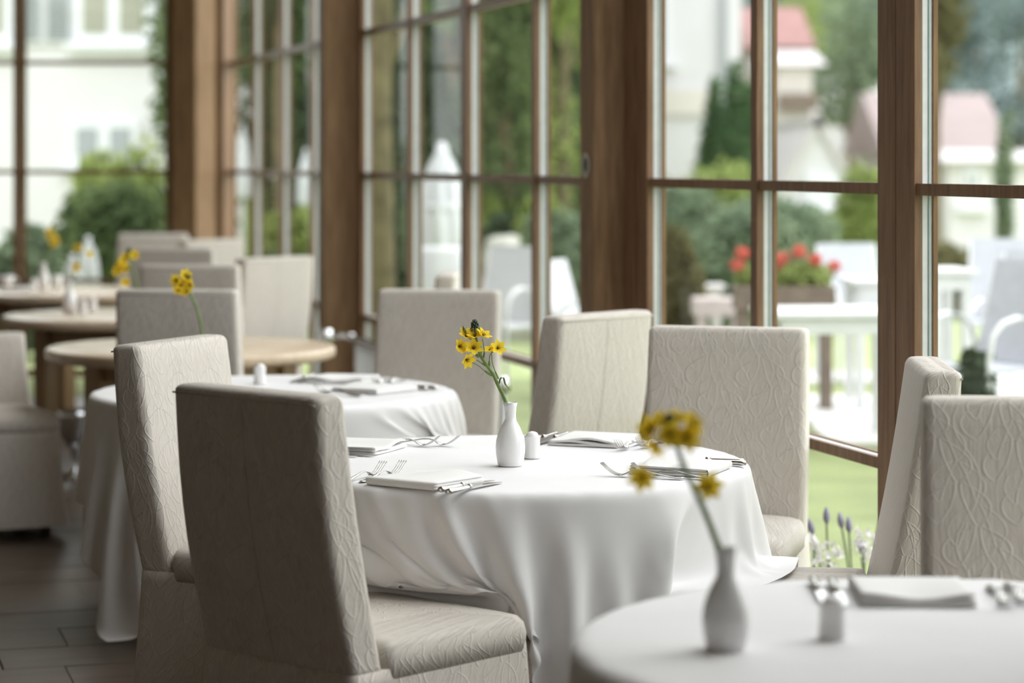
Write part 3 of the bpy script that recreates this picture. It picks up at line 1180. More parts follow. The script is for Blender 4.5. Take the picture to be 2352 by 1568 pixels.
S0 = 5553 / 3.79
b0 = (1667, 1502)
spray('blurred yellow flower spray leaning left in the foreground vase', V0,
      [(1668, 1380), (1662, 1300), (1645, 1255), (1620, 1190), (1590, 1125), (1566, 1070), (1552, 1025), (1545, 985)],
      0.0062,
      [[(1588, 1120), (1600, 1130), (1618, 1138)], [(1570, 1085), (1530, 1098), (1490, 1102)], [(1556, 1040), (1530, 1030), (1512, 1028)]],
      [((1624, 1130, -0.004), (0.2, -0.9, 0.25), 0.6, 1.15, 0.1), ((1478, 1105, -0.004), (-0.3, -0.8, -0.2), 0.65, 1.15, 0.3),
       ((1498, 1000, 0), (-0.7, -0.6, 0.3), 0.6, 1.15, 0.0), ((1512, 1032, 0.004), (-0.5, -0.5, -0.5), 0.7, 1.0, 0.0),
       ((1538, 1010, -0.02), (0.0, -0.9, 0.3), 0.55, 1.15, 0.2), ((1572, 1015, -0.012), (0.5, -0.8, 0.1), 0.6, 1.2, 0.5),
       ((1585, 990, 0.0), (0.8, -0.5, 0.3), 0.6, 1.1, 0.1), ((1520, 990, 0.01), (-0.3, -0.4, 0.8), 0.65, 1.1, 0.1), ((1560, 985, 0.012), (0.2, -0.3, 0.9), 0.65, 1.1, 0.3)],
      [], ((1540, 992), (-0.05, 0, 1), 0.015), None, S0, b0)


def cluster(label, V, pts, main, sc, base, seed, rm=0.0055, spk=None):
    rnd = random.Random(seed)
    fl, side = [], []
    for p in pts:
        fl.append(((p[0], p[1], rnd.uniform(-0.02, 0.01)), (rnd.uniform(-0.6, 0.6), -0.8, rnd.uniform(-0.2, 0.6)), 0.6, 1.1, rnd.uniform(0, 1)))
        near = min(main, key=lambda m_: (m_[0] - p[0]) ** 2 + (m_[1] - p[1] - 6) ** 2)
        side.append([near, ((near[0] + p[0]) / 2, (near[1] + p[1]) / 2 + 2), p])
    return spray(label, V, main, rm, side, fl, [], spk, None, sc, base)


s2 = 5553 / 8.1
cluster('yellow flower head on a curved stem before the shaded chair', V2,
        [(408, 655), (418, 668), (430, 655), (440, 665), (425, 645), (412, 678), (430, 680)],
        [(472, 840), (466, 790), (460, 750), (452, 720), (440, 690), (434, 668), (432, 652)], s2, (472, 905), 4, 0.0055, ((434, 655), (0, 0, 1), 0.012))
s3 = 5553 / 10.0
cluster('yellow flowers with a dark tip in front of the overlapping chair backs', V3,
        [(287, 590), (310, 585), (275, 610), (288, 618), (270, 625), (287, 650), (283, 602)],
        [(318, 760), (318, 700), (314, 650), (305, 615), (297, 590), (296, 578)], s3, (318, 797), 6, 0.005, ((296, 582), (0, 0, 1), 0.02))
s4 = 5553 / 12.35
cluster('thin yellow flower stem in the vase on the middle bare oak table', V4,
        [(178, 571), (184, 566), (180, 608), (174, 615), (205, 583)],
        [(160, 690), (166, 650), (174, 620), (180, 600), (182, 575), (188, 552)], s4, (160, 716), 7, 0.005, ((187, 556), (0.3, 0, 1), 0.03))
s5 = 5553 / 14.6
cluster('yellow flower spike in the vase on the farthest oak table', V5,
        [(115, 528), (122, 540), (120, 552), (128, 548), (125, 562), (113, 538), (130, 556)],
        [(100, 640), (104, 605), (110, 580), (116, 560), (120, 540), (122, 520)], s5, (100, 663), 8, 0.005, ((121, 524), (0.1, 0, 1), 0.03))


# cutlery
def make_fork():
    t = bpy.data.objects.new('fork', None)
    link(t)
    Lh = 0.142

    def ribbon(name, ys, ws, zs, th):
        vs, fs = [], []
        for y, w, z in zip(ys, ws, zs):
            vs += [(-w, y, z), (-w * 0.55, y, z + th), (w * 0.55, y, z + th), (w, y, z), (0, y, z - th * 0.5)]
        for i in range(len(ys) - 1):
            for k in range(5):
                j = (k + 1) % 5
                fs.append((i * 5 + k, i * 5 + j, i * 5 + 5 + j, i * 5 + 5 + k))
        fs.append((4, 3, 2, 1, 0))
        e = (len(ys) - 1) * 5
        fs.append((e, e + 1, e + 2, e + 3, e + 4))
        return mesh_obj(name, vs, fs, M['steel'], t, True)
    ys = [0, 0.006, 0.02, 0.045, 0.075, 0.10, 0.12, 0.135, 0.148, 0.158]
    ws = [0.003, 0.0085, 0.0098, 0.0075, 0.0048, 0.0034, 0.003, 0.0042, 0.0095, 0.0125]
    zs = [0.0045, 0.0035, 0.003, 0.0055, 0.0105, 0.0155, 0.0165, 0.0135, 0.0065, 0.0035]
    ribbon('handle', ys, ws, zs, 0.0022)
    ys = [0.155, 0.163, 0.172, 0.184, 0.197, 0.21]
    zs = [0.0038, 0.0034, 0.0052, 0.011, 0.020, 0.031]
    for k in range(4):
        xo = -0.0096 + k * 0.0064
        vs, fs = [], []
        for i, (y, z) in enumerate(zip(ys, zs)):
            w = 0.0019 * (1 - 0.45 * i / 5)
            h_ = 0.0016 * (1 - 0.3 * i / 5)
            vs += [(xo - w, y, z - h_ / 2), (xo + w, y, z - h_ / 2), (xo + w, y, z + h_), (xo - w, y, z + h_)]
        for i in range(len(ys) - 1):
            for q in range(4):
                j = (q + 1) % 4
                fs.append((i * 4 + q, i * 4 + j, i * 4 + 4 + j, i * 4 + 4 + q))
        fs += [(3, 2, 1, 0), (20, 21, 22, 23)]
        mesh_obj('tine', vs, fs, M['steel'], t, True)
    return t


def make_knife():
    t = bpy.data.objects.new('knife', None)
    link(t)
    rings = []
    for y, w, h_ in ((0.0, 0.004, 0.003), (0.003, 0.0088, 0.0062), (0.012, 0.0098, 0.007), (0.03, 0.0088, 0.0064), (0.06, 0.0076, 0.0056), (0.085, 0.0066, 0.005), (0.094, 0.0062, 0.0048)):
        rings.append([(w * math.cos(a), y, 0.0075 + h_ * math.sin(a)) for a in [2 * PI * i / 16 for i in range(16)]])
    vs = [p for r_ in rings for p in r_]
    fs = []
    for j in range(len(rings) - 1):
        for i in range(16):
            k = (i + 1) % 16
            fs.append((j * 16 + i, j * 16 + k, j * 16 + 16 + k, j * 16 + 16 + i))
    fs += [tuple(range(15, -1, -1)), tuple((len(rings) - 1) * 16 + i for i in range(16))]
    mesh_obj('handle', vs, fs, M['steel'], t, True)
    vs, fs = tube_geo([(0, 0.092, 0.0075), (0, 0.097, 0.0075), (0, 0.102, 0.0075)], [0.0062, 0.0072, 0.0055], 12)
    mesh_obj('bolster', vs, fs, M['steel'], t, True)
    ys = [0.10, 0.115, 0.14, 0.17, 0.20, 0.22, 0.232, 0.238]
    lo = [-0.0055, -0.0095, -0.0105, -0.0105, -0.0095, -0.007, -0.003, 0.003]
    hi = [0.0055, 0.0065, 0.0068, 0.0068, 0.0066, 0.006, 0.005, 0.0036]
    vs, fs = [], []
    for y, a, b in zip(ys, lo, hi):
        z = 0.0075 - 0.035 * (y - 0.1)
        vs += [(a, y, z - 0.0003), (b, y, z - 0.0008), (b, y, z + 0.0009), (a, y, z + 0.0003)]
    for i in range(len(ys) - 1):
        for q in range(4):
            j = (q + 1) % 4
            fs.append((i * 4 + q, i * 4 + j, i * 4 + 4 + j, i * 4 + 4 + q))
    e = (len(ys) - 1) * 4
    fs += [(3, 2, 1, 0), (e, e + 1, e + 2, e + 3)]
    mesh_obj('blade', vs, fs, M['steel'], t, False)
    return t


def make_napkin(label, loc, rz, s=0.2):
    """linen napkin folded three times: stacked leaves joined at one rounded edge"""
    t = thing('napkin', label, 'napkin', loc, rz, 'folded linen napkins')
    rnd = random.Random(label)
    nl = 3
    th = 0.0062
    for k in range(nl):
        n = 14
        vs, fs = [], []
        w = s / 2 - 0.0015 * k
        ph = rnd.uniform(0, 6)
        for i in range(n + 1):
            u = i / n * 2 - 1
            for j in range(n + 1):
                q = j / n * 2 - 1
                wob = 0.0012 * math.sin(3 * u + ph) * (1 + q) * (k + 0.3)
                vs.append((u * w, q * w + rnd.uniform(-0.0006, 0.0006) * 0, th * k + th * 0.5 + wob + 0.0004))
        # closed slab with rounded rim
        prof = [(-1.0, -0.5), (-0.35, -0.5)]
        m = n + 1
        base = vs
        vs2, fs2 = [], []
        for lay, (dz, ins) in enumerate(((-th * 0.48, 0.002), (-th * 0.3, 0.0), (th * 0.3, 0.0), (th * 0.48, 0.002))):
            for (x, y, z) in base:
                f_ = 1 - ins / w
                vs2.append((x * f_, y * f_, z + dz))
        def idx(l, i, j): return l * m * m + i * m + j
        for i in range(n):
            for j in range(n):
                fs2.append((idx(3, i, j), idx(3, i + 1, j), idx(3, i + 1, j + 1), idx(3, i, j + 1)))
                fs2.append((idx(0, i, j + 1), idx(0, i + 1, j + 1), idx(0, i + 1, j), idx(0, i, j)))
        rim = [(i, 0) for i in range(n)] + [(n, j) for j in range(n)] + [(i, n) for i in range(n, 0, -1)] + [(0, j) for j in range(n, 0, -1)]
        for l in range(3):
            for q in range(len(rim)):
                a, b = rim[q], rim[(q + 1) % len(rim)]
                fs2.append((idx(l, *a), idx(l, *b), idx(l + 1, *b), idx(l + 1, *a)))
        mesh_obj('fold', vs2, fs2, M['napkin'], t, True)
    # rounded spine on two sides where the linen is folded over
    vs, fs = [], []
    for i in range(9):
        u = i / 8 * 2 - 1
        for k in range(9):
            a = -PI / 2 + PI * k / 8
            vs.append((u * s / 2 * 0.99, -s / 2 + 0.002 - 0.0085 * math.cos(a) * 0.7, th * nl / 2 + 0.0004 + th * nl / 2 * math.sin(a)))
    for i in range(8):
        for k in range(8):
            a = i * 9 + k
            fs.append((a, a + 1, a + 10, a + 9))
    mesh_obj('folded_edge', vs, fs, M['napkin'], t, True)
    return t


fork_p = make_fork()
knife_p = make_knife()
used = {'fork': False, 'knife': False}


def lay(kind, label, p, ang, z=CZ):
    pr = fork_p if kind == 'fork' else knife_p
    if not used[kind]:
        used[kind] = True
        o = pr
        o.location = (p[0], p[1], z)
        o.rotation_euler = (0, 0, ang - PI / 2)
        tag(o, label, kind, 'table forks' if kind == 'fork' else 'table knives')
        return o
    o = dup(pr, label, (p[0], p[1], z), ang - PI / 2)
    o['category'] = kind
    o['group'] = 'table forks' if kind == 'fork' else 'table knives'
    return o


def setting(where, c, ang, forks=((-0.150, -0.09), (-0.185, -0.115)), knives=((0.128, -0.12), (0.160, -0.135)), napkin=True, fa=0.0, ka=0.0, nk=0.2):
    """place setting: c napkin centre, ang heading towards the table middle; offsets are (right, forward) of handle ends"""
    f = Vector((math.cos(ang), math.sin(ang)))
    r = Vector((f.y, -f.x))
    if napkin:
        make_napkin('folded white napkin ' + where, (c[0], c[1], CZ), ang - PI / 2, nk)
    nm = ('inner', 'outer')
    for i, (a, b) in enumerate(forks):
        p = Vector(c) + r * a + f * b
        lay('fork', nm[i] + ' steel fork ' + where, p, ang + fa)
    for i, (a, b) in enumerate(knives):
        p = Vector(c) + r * a + f * b
        lay('knife', nm[i] + ' steel knife ' + where, p, ang + ka)


setting('before the big foreground chair on the middle table', (-0.205, 5.735), math.radians(56), fa=math.radians(8), ka=math.radians(3), forks=((-0.125, -0.09), (-0.155, -0.13)))
setting('at the left of the middle table, half behind the foreground chair', (-0.41, 6.40), math.radians(-22), forks=((-0.135, -0.03), (-0.165, 0.015)), knives=((0.118, -0.13), (0.146, -0.165)))
setting('at the back right of the middle table, beside the shaker', (0.225, 6.56), math.radians(-112), forks=((-0.125, -0.04), (-0.165, -0.1)), knives=((0.125, -0.12), (0.155, -0.11)))
setting('at the right end of the middle table, by the window', (0.415, 5.965), math.radians(158), forks=((-0.13, -0.13), (-0.155, -0.06)), knives=((0.15, -0.125), (0.185, -0.11)))
setting('at the back of the second white table', (X(790, 8.38), 8.38), math.radians(-106))
setting('at the near right of the second white table', (X(860, 8.02), 8.03), math.radians(140))
setting('at the back of the blurred foreground table', (0.70, 4.24), math.radians(-92))
setting('at the right picture edge on the foreground table', (0.98, 3.80), math.radians(178), napkin=True, forks=((-0.14, -0.06), (-0.175, -0.02)), knives=())
n_ = make_napkin('folded white napkin on the farthest oak table', (X(40, 14.35), 14.35, TZ), 0.1, 0.17)

# chrome stand on the floor between the far tables
lathe('wine_cooler_stand', [(0.115, 0.0), (0.12, 0.006), (0.11, 0.014), (0.03, 0.03), (0.018, 0.05), (0.018, 0.13), (0.04, 0.16), (0.075, 0.21), (0.085, 0.30), (0.09, 0.325), (0.08, 0.325), (0.07, 0.22), (0.02, 0.18)],
      M['chrome'], None, 40, (X(172, 11.6), 11.6, 0.001))
tag(bpy.data.objects['wine_cooler_stand'], 'chrome wine cooler on a round foot standing on the dark floor at the left', 'wine cooler')


# ------------------------------------------------------------------ the garden
def ground(name, x0, x1, y0, y1, z, mat, n=2):
    return struct(box(name, ((x0 + x1) / 2, (y0 + y1) / 2, z - 0.05), (x1 - x0, y1 - y0, 0.1), mat))


ground('lawn', -60, 70, -20, 160, -0.03, M['lawn'])


def leaves(name, blobs, n, size, mat, parent, seed, droop=0.0, flat=False):
    """foliage: many small leaf blades scattered through rounded blobs (centre, radii)"""
    if name == 'foliage':
        n, size = int(n * 1.7), size * 0.74
    rng = np.random.default_rng(seed)
    vol = np.array([b[1][0] * b[1][1] * b[1][2] for b in blobs]) ** 0.7
    pick = rng.choice(len(blobs), n, p=vol / vol.sum())
    cs = np.array([b[0] for b in blobs])[pick]
    rs = np.array([b[1] for b in blobs])[pick]
    d = rng.normal(size=(n, 3))
    d /= np.linalg.norm(d, axis=1)[:, None]
    rad = rng.uniform(0.35, 1.0, n) ** 0.5
    p = cs + d * rs * rad[:, None]
    a = rng.normal(size=(n, 3))
    a /= np.linalg.norm(a, axis=1)[:, None]
    b = np.cross(a, d + rng.normal(size=(n, 3)) * 0.5)
    b /= np.linalg.norm(b, axis=1)[:, None] + 1e-9
    s = size * rng.uniform(0.6, 1.4, n)[:, None]
    v = np.stack([p - a * s, p - b * s * 0.45, p + a * s, p + b * s * 0.45], 1).reshape(-1, 3)
    me = bpy.data.meshes.new(name)
    me.from_pydata(v.tolist(), [], [(4 * i, 4 * i + 1, 4 * i + 2, 4 * i + 3) for i in range(n)])
    me.materials.append(mat)
    o = link(bpy.data.objects.new(name, me), parent)
    o['kind'] = 'stuff'
    return o


def tree(label, x, y, h, crown, mat, seed, trunk_r=0.14, bark='bark', n=2600, leaf=0.11, crown_z=0.45, group='garden trees'):
    t = thing('tree', label, 'tree', (x, y, -0.03), 0, group)
    rnd = random.Random(seed)
    tp = [(0, 0, 0), (rnd.uniform(-.05, .05), 0, h * 0.3), (rnd.uniform(-.1, .1), 0, h * 0.6), (rnd.uniform(-.15, .15), 0, h * 0.92)]
    tube('trunk', smooth_path(tp, 4), [trunk_r * (1.15 - 0.8 * i / 12) for i in range(13)], M[bark], t, 10)
    blobs = []
    for k in range(9):
        a = k * 2.4
        rr = crown * rnd.uniform(0.25, 0.7)
        z = h * (crown_z + (0.95 - crown_z) * rnd.random())
        blobs.append(((rr * math.cos(a), rr * math.sin(a), z), (crown * rnd.uniform(0.4, 0.62), crown * rnd.uniform(0.4, 0.62), h * 0.16)))
    for k in range(4):
        b = blobs[k][0]
        tube('branch', smooth_path([(0, 0, h * 0.35 + 0.1 * k), (b[0] * 0.5, b[1] * 0.5, b[2] * 0.8), (b[0], b[1], b[2])], 3), [trunk_r * 0.4, trunk_r * 0.35, trunk_r * .3, trunk_r * .25, trunk_r * .2, trunk_r * .15, trunk_r * 0.1], M[bark], t, 6)
    leaves('foliage', blobs, n, leaf, M[mat], t, seed)
    return t


def bush(label, x, y, rx, ry, h, mat, seed, n=1300, leaf=0.06, group='garden bushes', z0=0.0, cat='bush'):
    t = thing('bush', label, cat, (x, y, z0 - 0.03), 0, group)
    rnd = random.Random(seed)
    blobs = [((rnd.uniform(-.5, .5) * rx, rnd.uniform(-.5, .5) * ry, h * rnd.uniform(0.3, 0.7)), (rx * 0.55, ry * 0.55, h * 0.32)) for k in range(6)]
    blobs.append(((0, 0, h * 0.5), (rx * 0.8, ry * 0.8, h * 0.5)))
    for k in range(5):
        b = blobs[k][0]
        tube('stem', [(b[0] * 0.2, b[1] * 0.2, 0), (b[0] * 0.6, b[1] * 0.6, b[2] * 0.5), b], [0.02, 0.014, 0.008], M['bark'], t, 5)
    leaves('foliage', blobs, n, leaf, M[mat], t, seed)
    return t


def parasol(label, x, y, tip, bottom, rmax, lean=0.0, skirt=None):
    t = thing('parasol', label, 'parasol', (x, y, -0.03), 0, 'closed white parasols')
    tube('pole', [(0, 0, 0), (0, 0, tip + 0.02)], 0.022, M['white_metal'], t, 10)
    box('base', (0, 0, 0.04), (0.5, 0.5, 0.08), M['stone'], t, 0.3, 0.01)
    H = tip - bottom
    prof = [(rmax * 0.82, bottom), (rmax * 1.0, bottom + H * 0.08), (rmax * 0.92, bottom + H * 0.35), (rmax * 0.8, bottom + H * 0.6), (rmax * 0.55, bottom + H * 0.8), (rmax * 0.28, bottom + H * 0.92), (rmax * 0.24, bottom + H * 0.99), (0.02, tip)]
    lathe('canopy', prof, M['canvas'], t, 48, wave=lambda a, z: 0.12 * math.sin(8 * a + z * 2) * (1 if z < tip - H * 0.1 else 0.2))
    lathe('strap', [(rmax * 0.93, bottom + H * 0.40), (rmax * 0.95, bottom + H * 0.41), (rmax * 0.95, bottom + H * 0.45), (rmax * 0.9, bottom + H * 0.46)], M['canvas'], t, 32)
    return t


# paving, seen through the glass on the right
path = struct(thing('paving', None, None))
k = 0
for i in range(12):
    for j in range(5):
        cx_, cy_ = -1.5 + i * 0.92, 13.6 + j * 0.92
        if fpt(cy_).x + 0.7 > cx_ or cx_ < 0.95:
            continue
        if (i + 2 * j) % 7 == 3:
            continue
        box('paver', (cx_ + R.uniform(-.02, .02), cy_, -0.035), (0.86, 0.86, 0.05), M['slab'], path, R.uniform(-.02, .02), 0.008)

# trees behind the first and second glazed sections
tree('dark broad tree at the far left of the garden, behind the first glazed section', X(600, 30), 30, 7.0, 0.65, 'leaf_dark', 11, 0.13, 'bark', 1500, 0.11, 0.12)
tree('dark green tree behind the pointed parasol of the first glazed section', X(775, 34), 34, 7.5, 1.5, 'leaf_mid', 12, 0.2, 'bark', 3400, 0.15, 0.2)
tree('slim tree with a mossy olive trunk behind the second glazed section', X(880, 21), 21, 6.5, 1.2, 'leaf_mid', 13, 0.115, 'bark_moss', 1500, 0.1, 0.55)
tree('very dark tree behind the tall closed parasol', X(960, 30), 30, 7.5, 1.5, 'leaf_dark', 14, 0.2, 'bark', 4200, 0.13, 0.12)
tree('full green tree in the middle of the second glazed section', X(1120, 28), 28, 7.0, 1.3, 'leaf_mid', 15, 0.18, 'bark', 3800, 0.13, 0.15)
tree('dark tree filling the gap behind the sliding door', X(1060, 36), 36, 8.0, 2.2, 'leaf_dark', 16, 0.2, 'bark', 4200, 0.15, 0.1)
tree('lighter green tree beside the door stile', X(1290, 27), 27, 6.5, 0.8, 'leaf_lime', 17, 0.09, 'bark_moss', 2600, 0.1, 0.25)
tree('tall mid-green tree far behind the oak post', X(1215, 42), 42, 8, 1.6, 'leaf_mid', 18, 0.2, 'bark', 2600, 0.15, 0.2)
tree('deep green tree behind the broad oak post', X(810, 38), 38, 8, 1.7, 'leaf_dark', 19, 0.2, 'bark', 3400, 0.15, 0.1)
tree('leafy branch tree reaching in front of the white house', X(400, 21.5), 21.5, 4.4, 0.30, 'leaf_mid', 20, 0.06, 'bark', 800, 0.07, 0.42)
for i, (px, py0, py1, Y, w, mt, lb) in enumerate([
    (300, 400, 700, 22.6, 0.62, 'leaf_mid', 'dark bush before the white house under the back window'),
    (200, 415, 700, 24.0, 0.45, 'leaf_mid', 'green bush before the white house, left of the dark bush'),
    (330, 305, 520, 24.5, 0.5, 'leaf_lime', 'lime shrub below the shuttered house'),
    (235, 325, 520, 26.0, 0.42, 'leaf_lime', 'small lime shrub against the white house wall'),
    (70, 500, 700, 20.6, 0.36, 'leaf_grey', 'grey-green low shrub behind the farthest table'),
    (370, 560, 700, 19.5, 0.3, 'leaf_lime', 'bright low shrub at the foot of the corner post'),
    (20, 560, 720, 19.0, 0.4, 'leaf_grey', 'grey-green low shrub at the left edge of the back window'),
    (622, 430, 620, 29.5, 0.36, 'leaf_lime', 'sunny lime bush behind the first glazed section'),
    (670, 470, 640, 23.4, 0.5, 'leaf_lime', 'rounded lime bush below the pointed parasol'),
    (640, 560, 720, 21.0, 0.5, 'leaf_mid', 'low green bush outside the far glazed wall'),
    (1160, 425, 560, 25.0, 0.45, 'leaf_lime', 'lime bush above the garden stone'),
    (1230, 440, 600, 23.0, 0.3, 'leaf_lime', 'lime bush beside the garden stone'),
    (1150, 480, 640, 23.5, 0.42, 'leaf_dark', 'dark bush just behind the garden stone'),
    (1290, 470, 660, 20.0, 0.35, 'leaf_grey', 'grey-green bush at the door stile'),
    (920, 480, 700, 22.5, 0.45, 'leaf_dark', 'dark bush left of the tall closed parasol'),
    (1660, 355, 520, 27.0, 0.75, 'leaf_lime', 'bright lime bush in the middle of the third glazed section'),
    (1560, 400, 640, 24.0, 0.75, 'leaf_grey', 'grey-green bush next to the oak post'),
    (1690, 470, 720, 21.0, 0.65, 'leaf_grey', 'grey-green bush behind the garden table'),
    (1552, 500, 760, 17.0, 0.2, 'leaf_olive', 'dark olive column of foliage beside the oak post'),
    (1800, 440, 640, 22.0, 0.7, 'leaf_grey', 'loose grey-green bush behind the red geraniums'),
    (1975, 370, 470, 30.0, 0.45, 'leaf_lime', 'clipped green bush beside the white gable'),
    (2150, 545, 640, 24.0, 0.7, 'leaf_olive', 'olive bush behind the white bench at the right'),
    (2305, 250, 560, 30.0, 0.13, 'leaf_grey', 'thin olive tree before the hillside at the right'),
    (2245, 785, 850, 12.6, 0.12, 'leaf_dark', 'small dark clipped bush under the garden lounger'),
]):
    zt, zb = Z(py0, Y), max(0.0, Z(py1, Y))
    bush(lb, X(px, Y), Y, w, w * 0.8, zt, mt, 40 + i, 2200 if w > 0.15 else 420, 0.05 + 0.0014 * Y)
for i, (px, Y, mt, lb) in enumerate([(945, 25.5, 'leaf_dark', 'low-branched dark tree just left of the tall closed parasol'), (1045, 26.5, 'leaf_mid', 'low-branched tree just right of the tall closed parasol'),
                                     (1160, 25.0, 'leaf_mid', 'low-branched tree above the lime bush'), (1245, 28.5, 'leaf_dark', 'narrow dark tree left of the door stile'),
                                     (655, 28.5, 'leaf_dark', 'narrow dark tree between the two far parasols'), (1400, 30.0, 'leaf_mid', 'narrow green tree behind the second oak post')]):
    tree(lb, X(px, Y), Y, 5.5, 0.42, mt, 220 + i, 0.09, 'bark', 2600, 0.085, 0.06)
# conifers
for i, (px, py, Y, w) in enumerate([(1690, 150, 34, 0.5), (1640, 190, 34.6, 0.42), (1722, 200, 33, 0.4)]):
    t = thing('conifer', ('tallest dark conifer in front of the white block', 'left shorter conifer in front of the white block', 'right conifer half behind the thin glazing bar')[i], 'conifer', (X(px, Y), Y, 0), 0, 'conifers')
    h = Z(py, Y)
    tube('trunk', [(0, 0, 0), (0, 0, h * 0.95)], [0.08, 0.02], M['bark'], t, 7)
    leaves('foliage', [((0, 0, h * (0.15 + 0.1 * q)), (w * (1.05 - 0.1 * q), w * (1.05 - 0.1 * q), h * 0.09)) for q in range(9)], 1500, 0.11, M['conifer'], t, 90 + i)


# houses
def house(name, label, x0, x1, y, depth, h, wallmat, roofmat, ridge=0.0, gable=False):
    t = thing(name, label, 'house', ((x0 + x1) / 2, y, 0))
    w = x1 - x0
    if gable:
        vs = [(-w / 2, 0, 0), (w / 2, 0, 0), (w / 2, 0, h), (0, 0, h + ridge), (-w / 2, 0, h),
              (-w / 2, depth, 0), (w / 2, depth, 0), (w / 2, depth, h), (0, depth, h + ridge), (-w / 2, depth, h)]
        fs = [(0, 1, 2, 3, 4), (9, 8, 7, 6, 5), (1, 6, 7, 2), (5, 0, 4, 9), (4, 3, 8, 9), (3, 2, 7, 8), (5, 6, 1, 0)]
        mesh_obj('wall', vs, fs, wallmat, t)
        L = math.hypot(w / 2, ridge)
        an = math.atan2(ridge, w / 2)
        for s in (-1, 1):
            pass
        box('ridge_cap', (0, depth / 2, h + ridge + 0.05), (0.22, depth + 0.16, 0.12), roofmat, t)
        for s in (-1, 1):
            box('roof_slope', (s * (w / 4 + 0.04), depth / 2, h + ridge / 2 + 0.02), (L + 0.25, depth + 0.16, 0.09), roofmat, t, rot=Matrix.Rotation(s * an, 3, 'Y'))
    else:
        box('wall', (0, depth / 2, h / 2), (w, depth, h), wallmat, t)
        if ridge:
            vs = [(-w / 2 - .3, -.3, h), (w / 2 + .3, -.3, h), (w / 2 + .3, depth + .3, h), (-w / 2 - .3, depth + .3, h), (-w / 2 - .3, depth / 2, h + ridge), (w / 2 + .3, depth / 2, h + ridge)]
            mesh_obj('roof', vs, [(0, 1, 5, 4), (2, 3, 4, 5), (1, 2, 5), (3, 0, 4), (3, 2, 1, 0)], roofmat, t)
    return t


def house_window(t, x, z, w, h, shutters=False, curtain=True, y=0.0):
    """window on the front of house t (local coordinates)"""
    f = box('window', (x, y - 0.03, z), (w, 0.1, h), M['winframe'], t)
    pw = (w - 0.42) / 2
    for s in (-1, 1):
        box('pane', (x + s * (pw / 2 + 0.09), y - 0.085, z + 0.03), (pw, 0.02, h - 0.3), M['curtain'] if curtain else M['dark_pane'], f)
    box('sill', (x, y - 0.1, z - h / 2 - 0.03), (w + 0.25, 0.22, 0.09), M['winframe'], f)
    if shutters:
        sw = w * 0.36
        for s in (-1, 1):
            sh = box('shutter', (x + s * (w / 2 + sw / 2 + 0.04), y - 0.05, z + 0.02), (sw, 0.05, h), M['winframe'], t)
            n = int(h / 0.055)
            for k in range(n - 2):
                box('slat', (x + s * (w / 2 + sw / 2 + 0.04), y - 0.085, z - h / 2 + 0.09 + k * 0.055), (sw - 0.08, 0.03, 0.036), M['shutter'], sh, rot=Matrix.Rotation(0.5, 3, 'X'))


YH = 38.0
hs = house('shuttered_house', 'white rendered house with grey shutters seen through the back window', X(-160, YH), X(520, YH), YH, 8, 9.0, M['render_white'], M['roof_grey'], 2.0)
ox = hs.location.x
wz = Z(105, YH)
house_window(hs, X(262, YH) - ox, wz + 0.8, X(350, YH) - X(172, YH), 1.6, True)
house_window(hs, X(-60, YH) - ox, wz + 0.8, X(350, YH) - X(172, YH), 1.6, True)
house_window(hs, X(240, YH) - ox, Z(345, YH) + 0.1, 1.1, 0.75, False, False)

h2 = house('white_block', 'tall white block in the upper left of the third glazed section', X(1455, 48), X(1702, 48), 48, 8, Z(-260, 48), M['render_white'], M['roof_grey'])
box('downpipe', (X(1662, 48) - h2.location.x, -0.1, 3.0), (0.09, 0.12, 8.0), M['shutter'], h2)
box('plinth_band', (0.0, -0.05, Z(235, 48)), (2.2, 0.12, 0.5), M['render_cream'], h2)
house_window(h2, X(1510, 48) - h2.location.x, Z(60, 48), 0.5, 1.5, False, False)
h3 = house('gabled_house', 'small white gabled house behind the red geraniums', X(1735, 36), X(2020, 36), 36, 7, Z(560, 36) if Z(560, 36) > 0.3 else 0.35, M['render_white'], M['roof_grey'], Z(290, 36) - max(0.35, Z(560, 36)), gable=True)
house_window(h3, X(1885, 36) - h3.location.x, Z(440, 36), 0.45, 0.5, False, False)
h4 = house('pink_house', 'pinkish house with a red eaves band high in the fourth glazed section', X(1745, 60), X(1845, 60), 60, 6, Z(110, 60), M['render_pink'], M['roof_red'], 1.2)
house_window(h4, 0.0, Z(170, 60), 0.6, 0.8, False, False)
h5 = house('grey_tower', 'grey tower with a planted balcony left of the white roofs', X(1785, 52), X(1865, 52), 52, 4, Z(150, 52), M['render_cream'], M['roof_grey'], 0.4)
box('balcony', (0.05, -0.25, Z(235, 52)), (0.8, 0.5, 0.35), M['terracotta'], h5)
h6 = house('terrace_house', 'low white house row in the middle distance beside the grey tower', X(1870, 66), X(2080, 66), 66, 6, Z(265, 66), M['render_white'], M['roof_grey'], 1.1)
for k in range(4):
    house_window(h6, -0.9 + k * 0.65, Z(320, 66), 0.35, 0.5, False, False)
h7 = house('pink_roof_house', 'wide house with a pinkish roof at the upper right', X(2060, 50), X(2295, 50), 50, 6, Z(355, 50), M['render_white'], M['render_pink'], 1.35)
for k in range(4):
    house_window(h7, -0.75 + k * 0.5, Z(440, 50), 0.28, 0.45, False, False)
h8 = house('white_annex', 'plain white annex below the hillside at the right edge', X(2180, 42), X(2480, 42), 42, 6, Z(370, 42), M['render_white'], M['roof_grey'], 0.2)
house_window(h8, -0.75, Z(430, 42), 0.3, 0.7, False, False)
tree('brown-leaved tree hanging over the pink roof', X(2150, 32), 32, 4.6, 0.42, 'leaf_olive', 61, 0.07, 'bark', 1500, 0.08, 0.6)
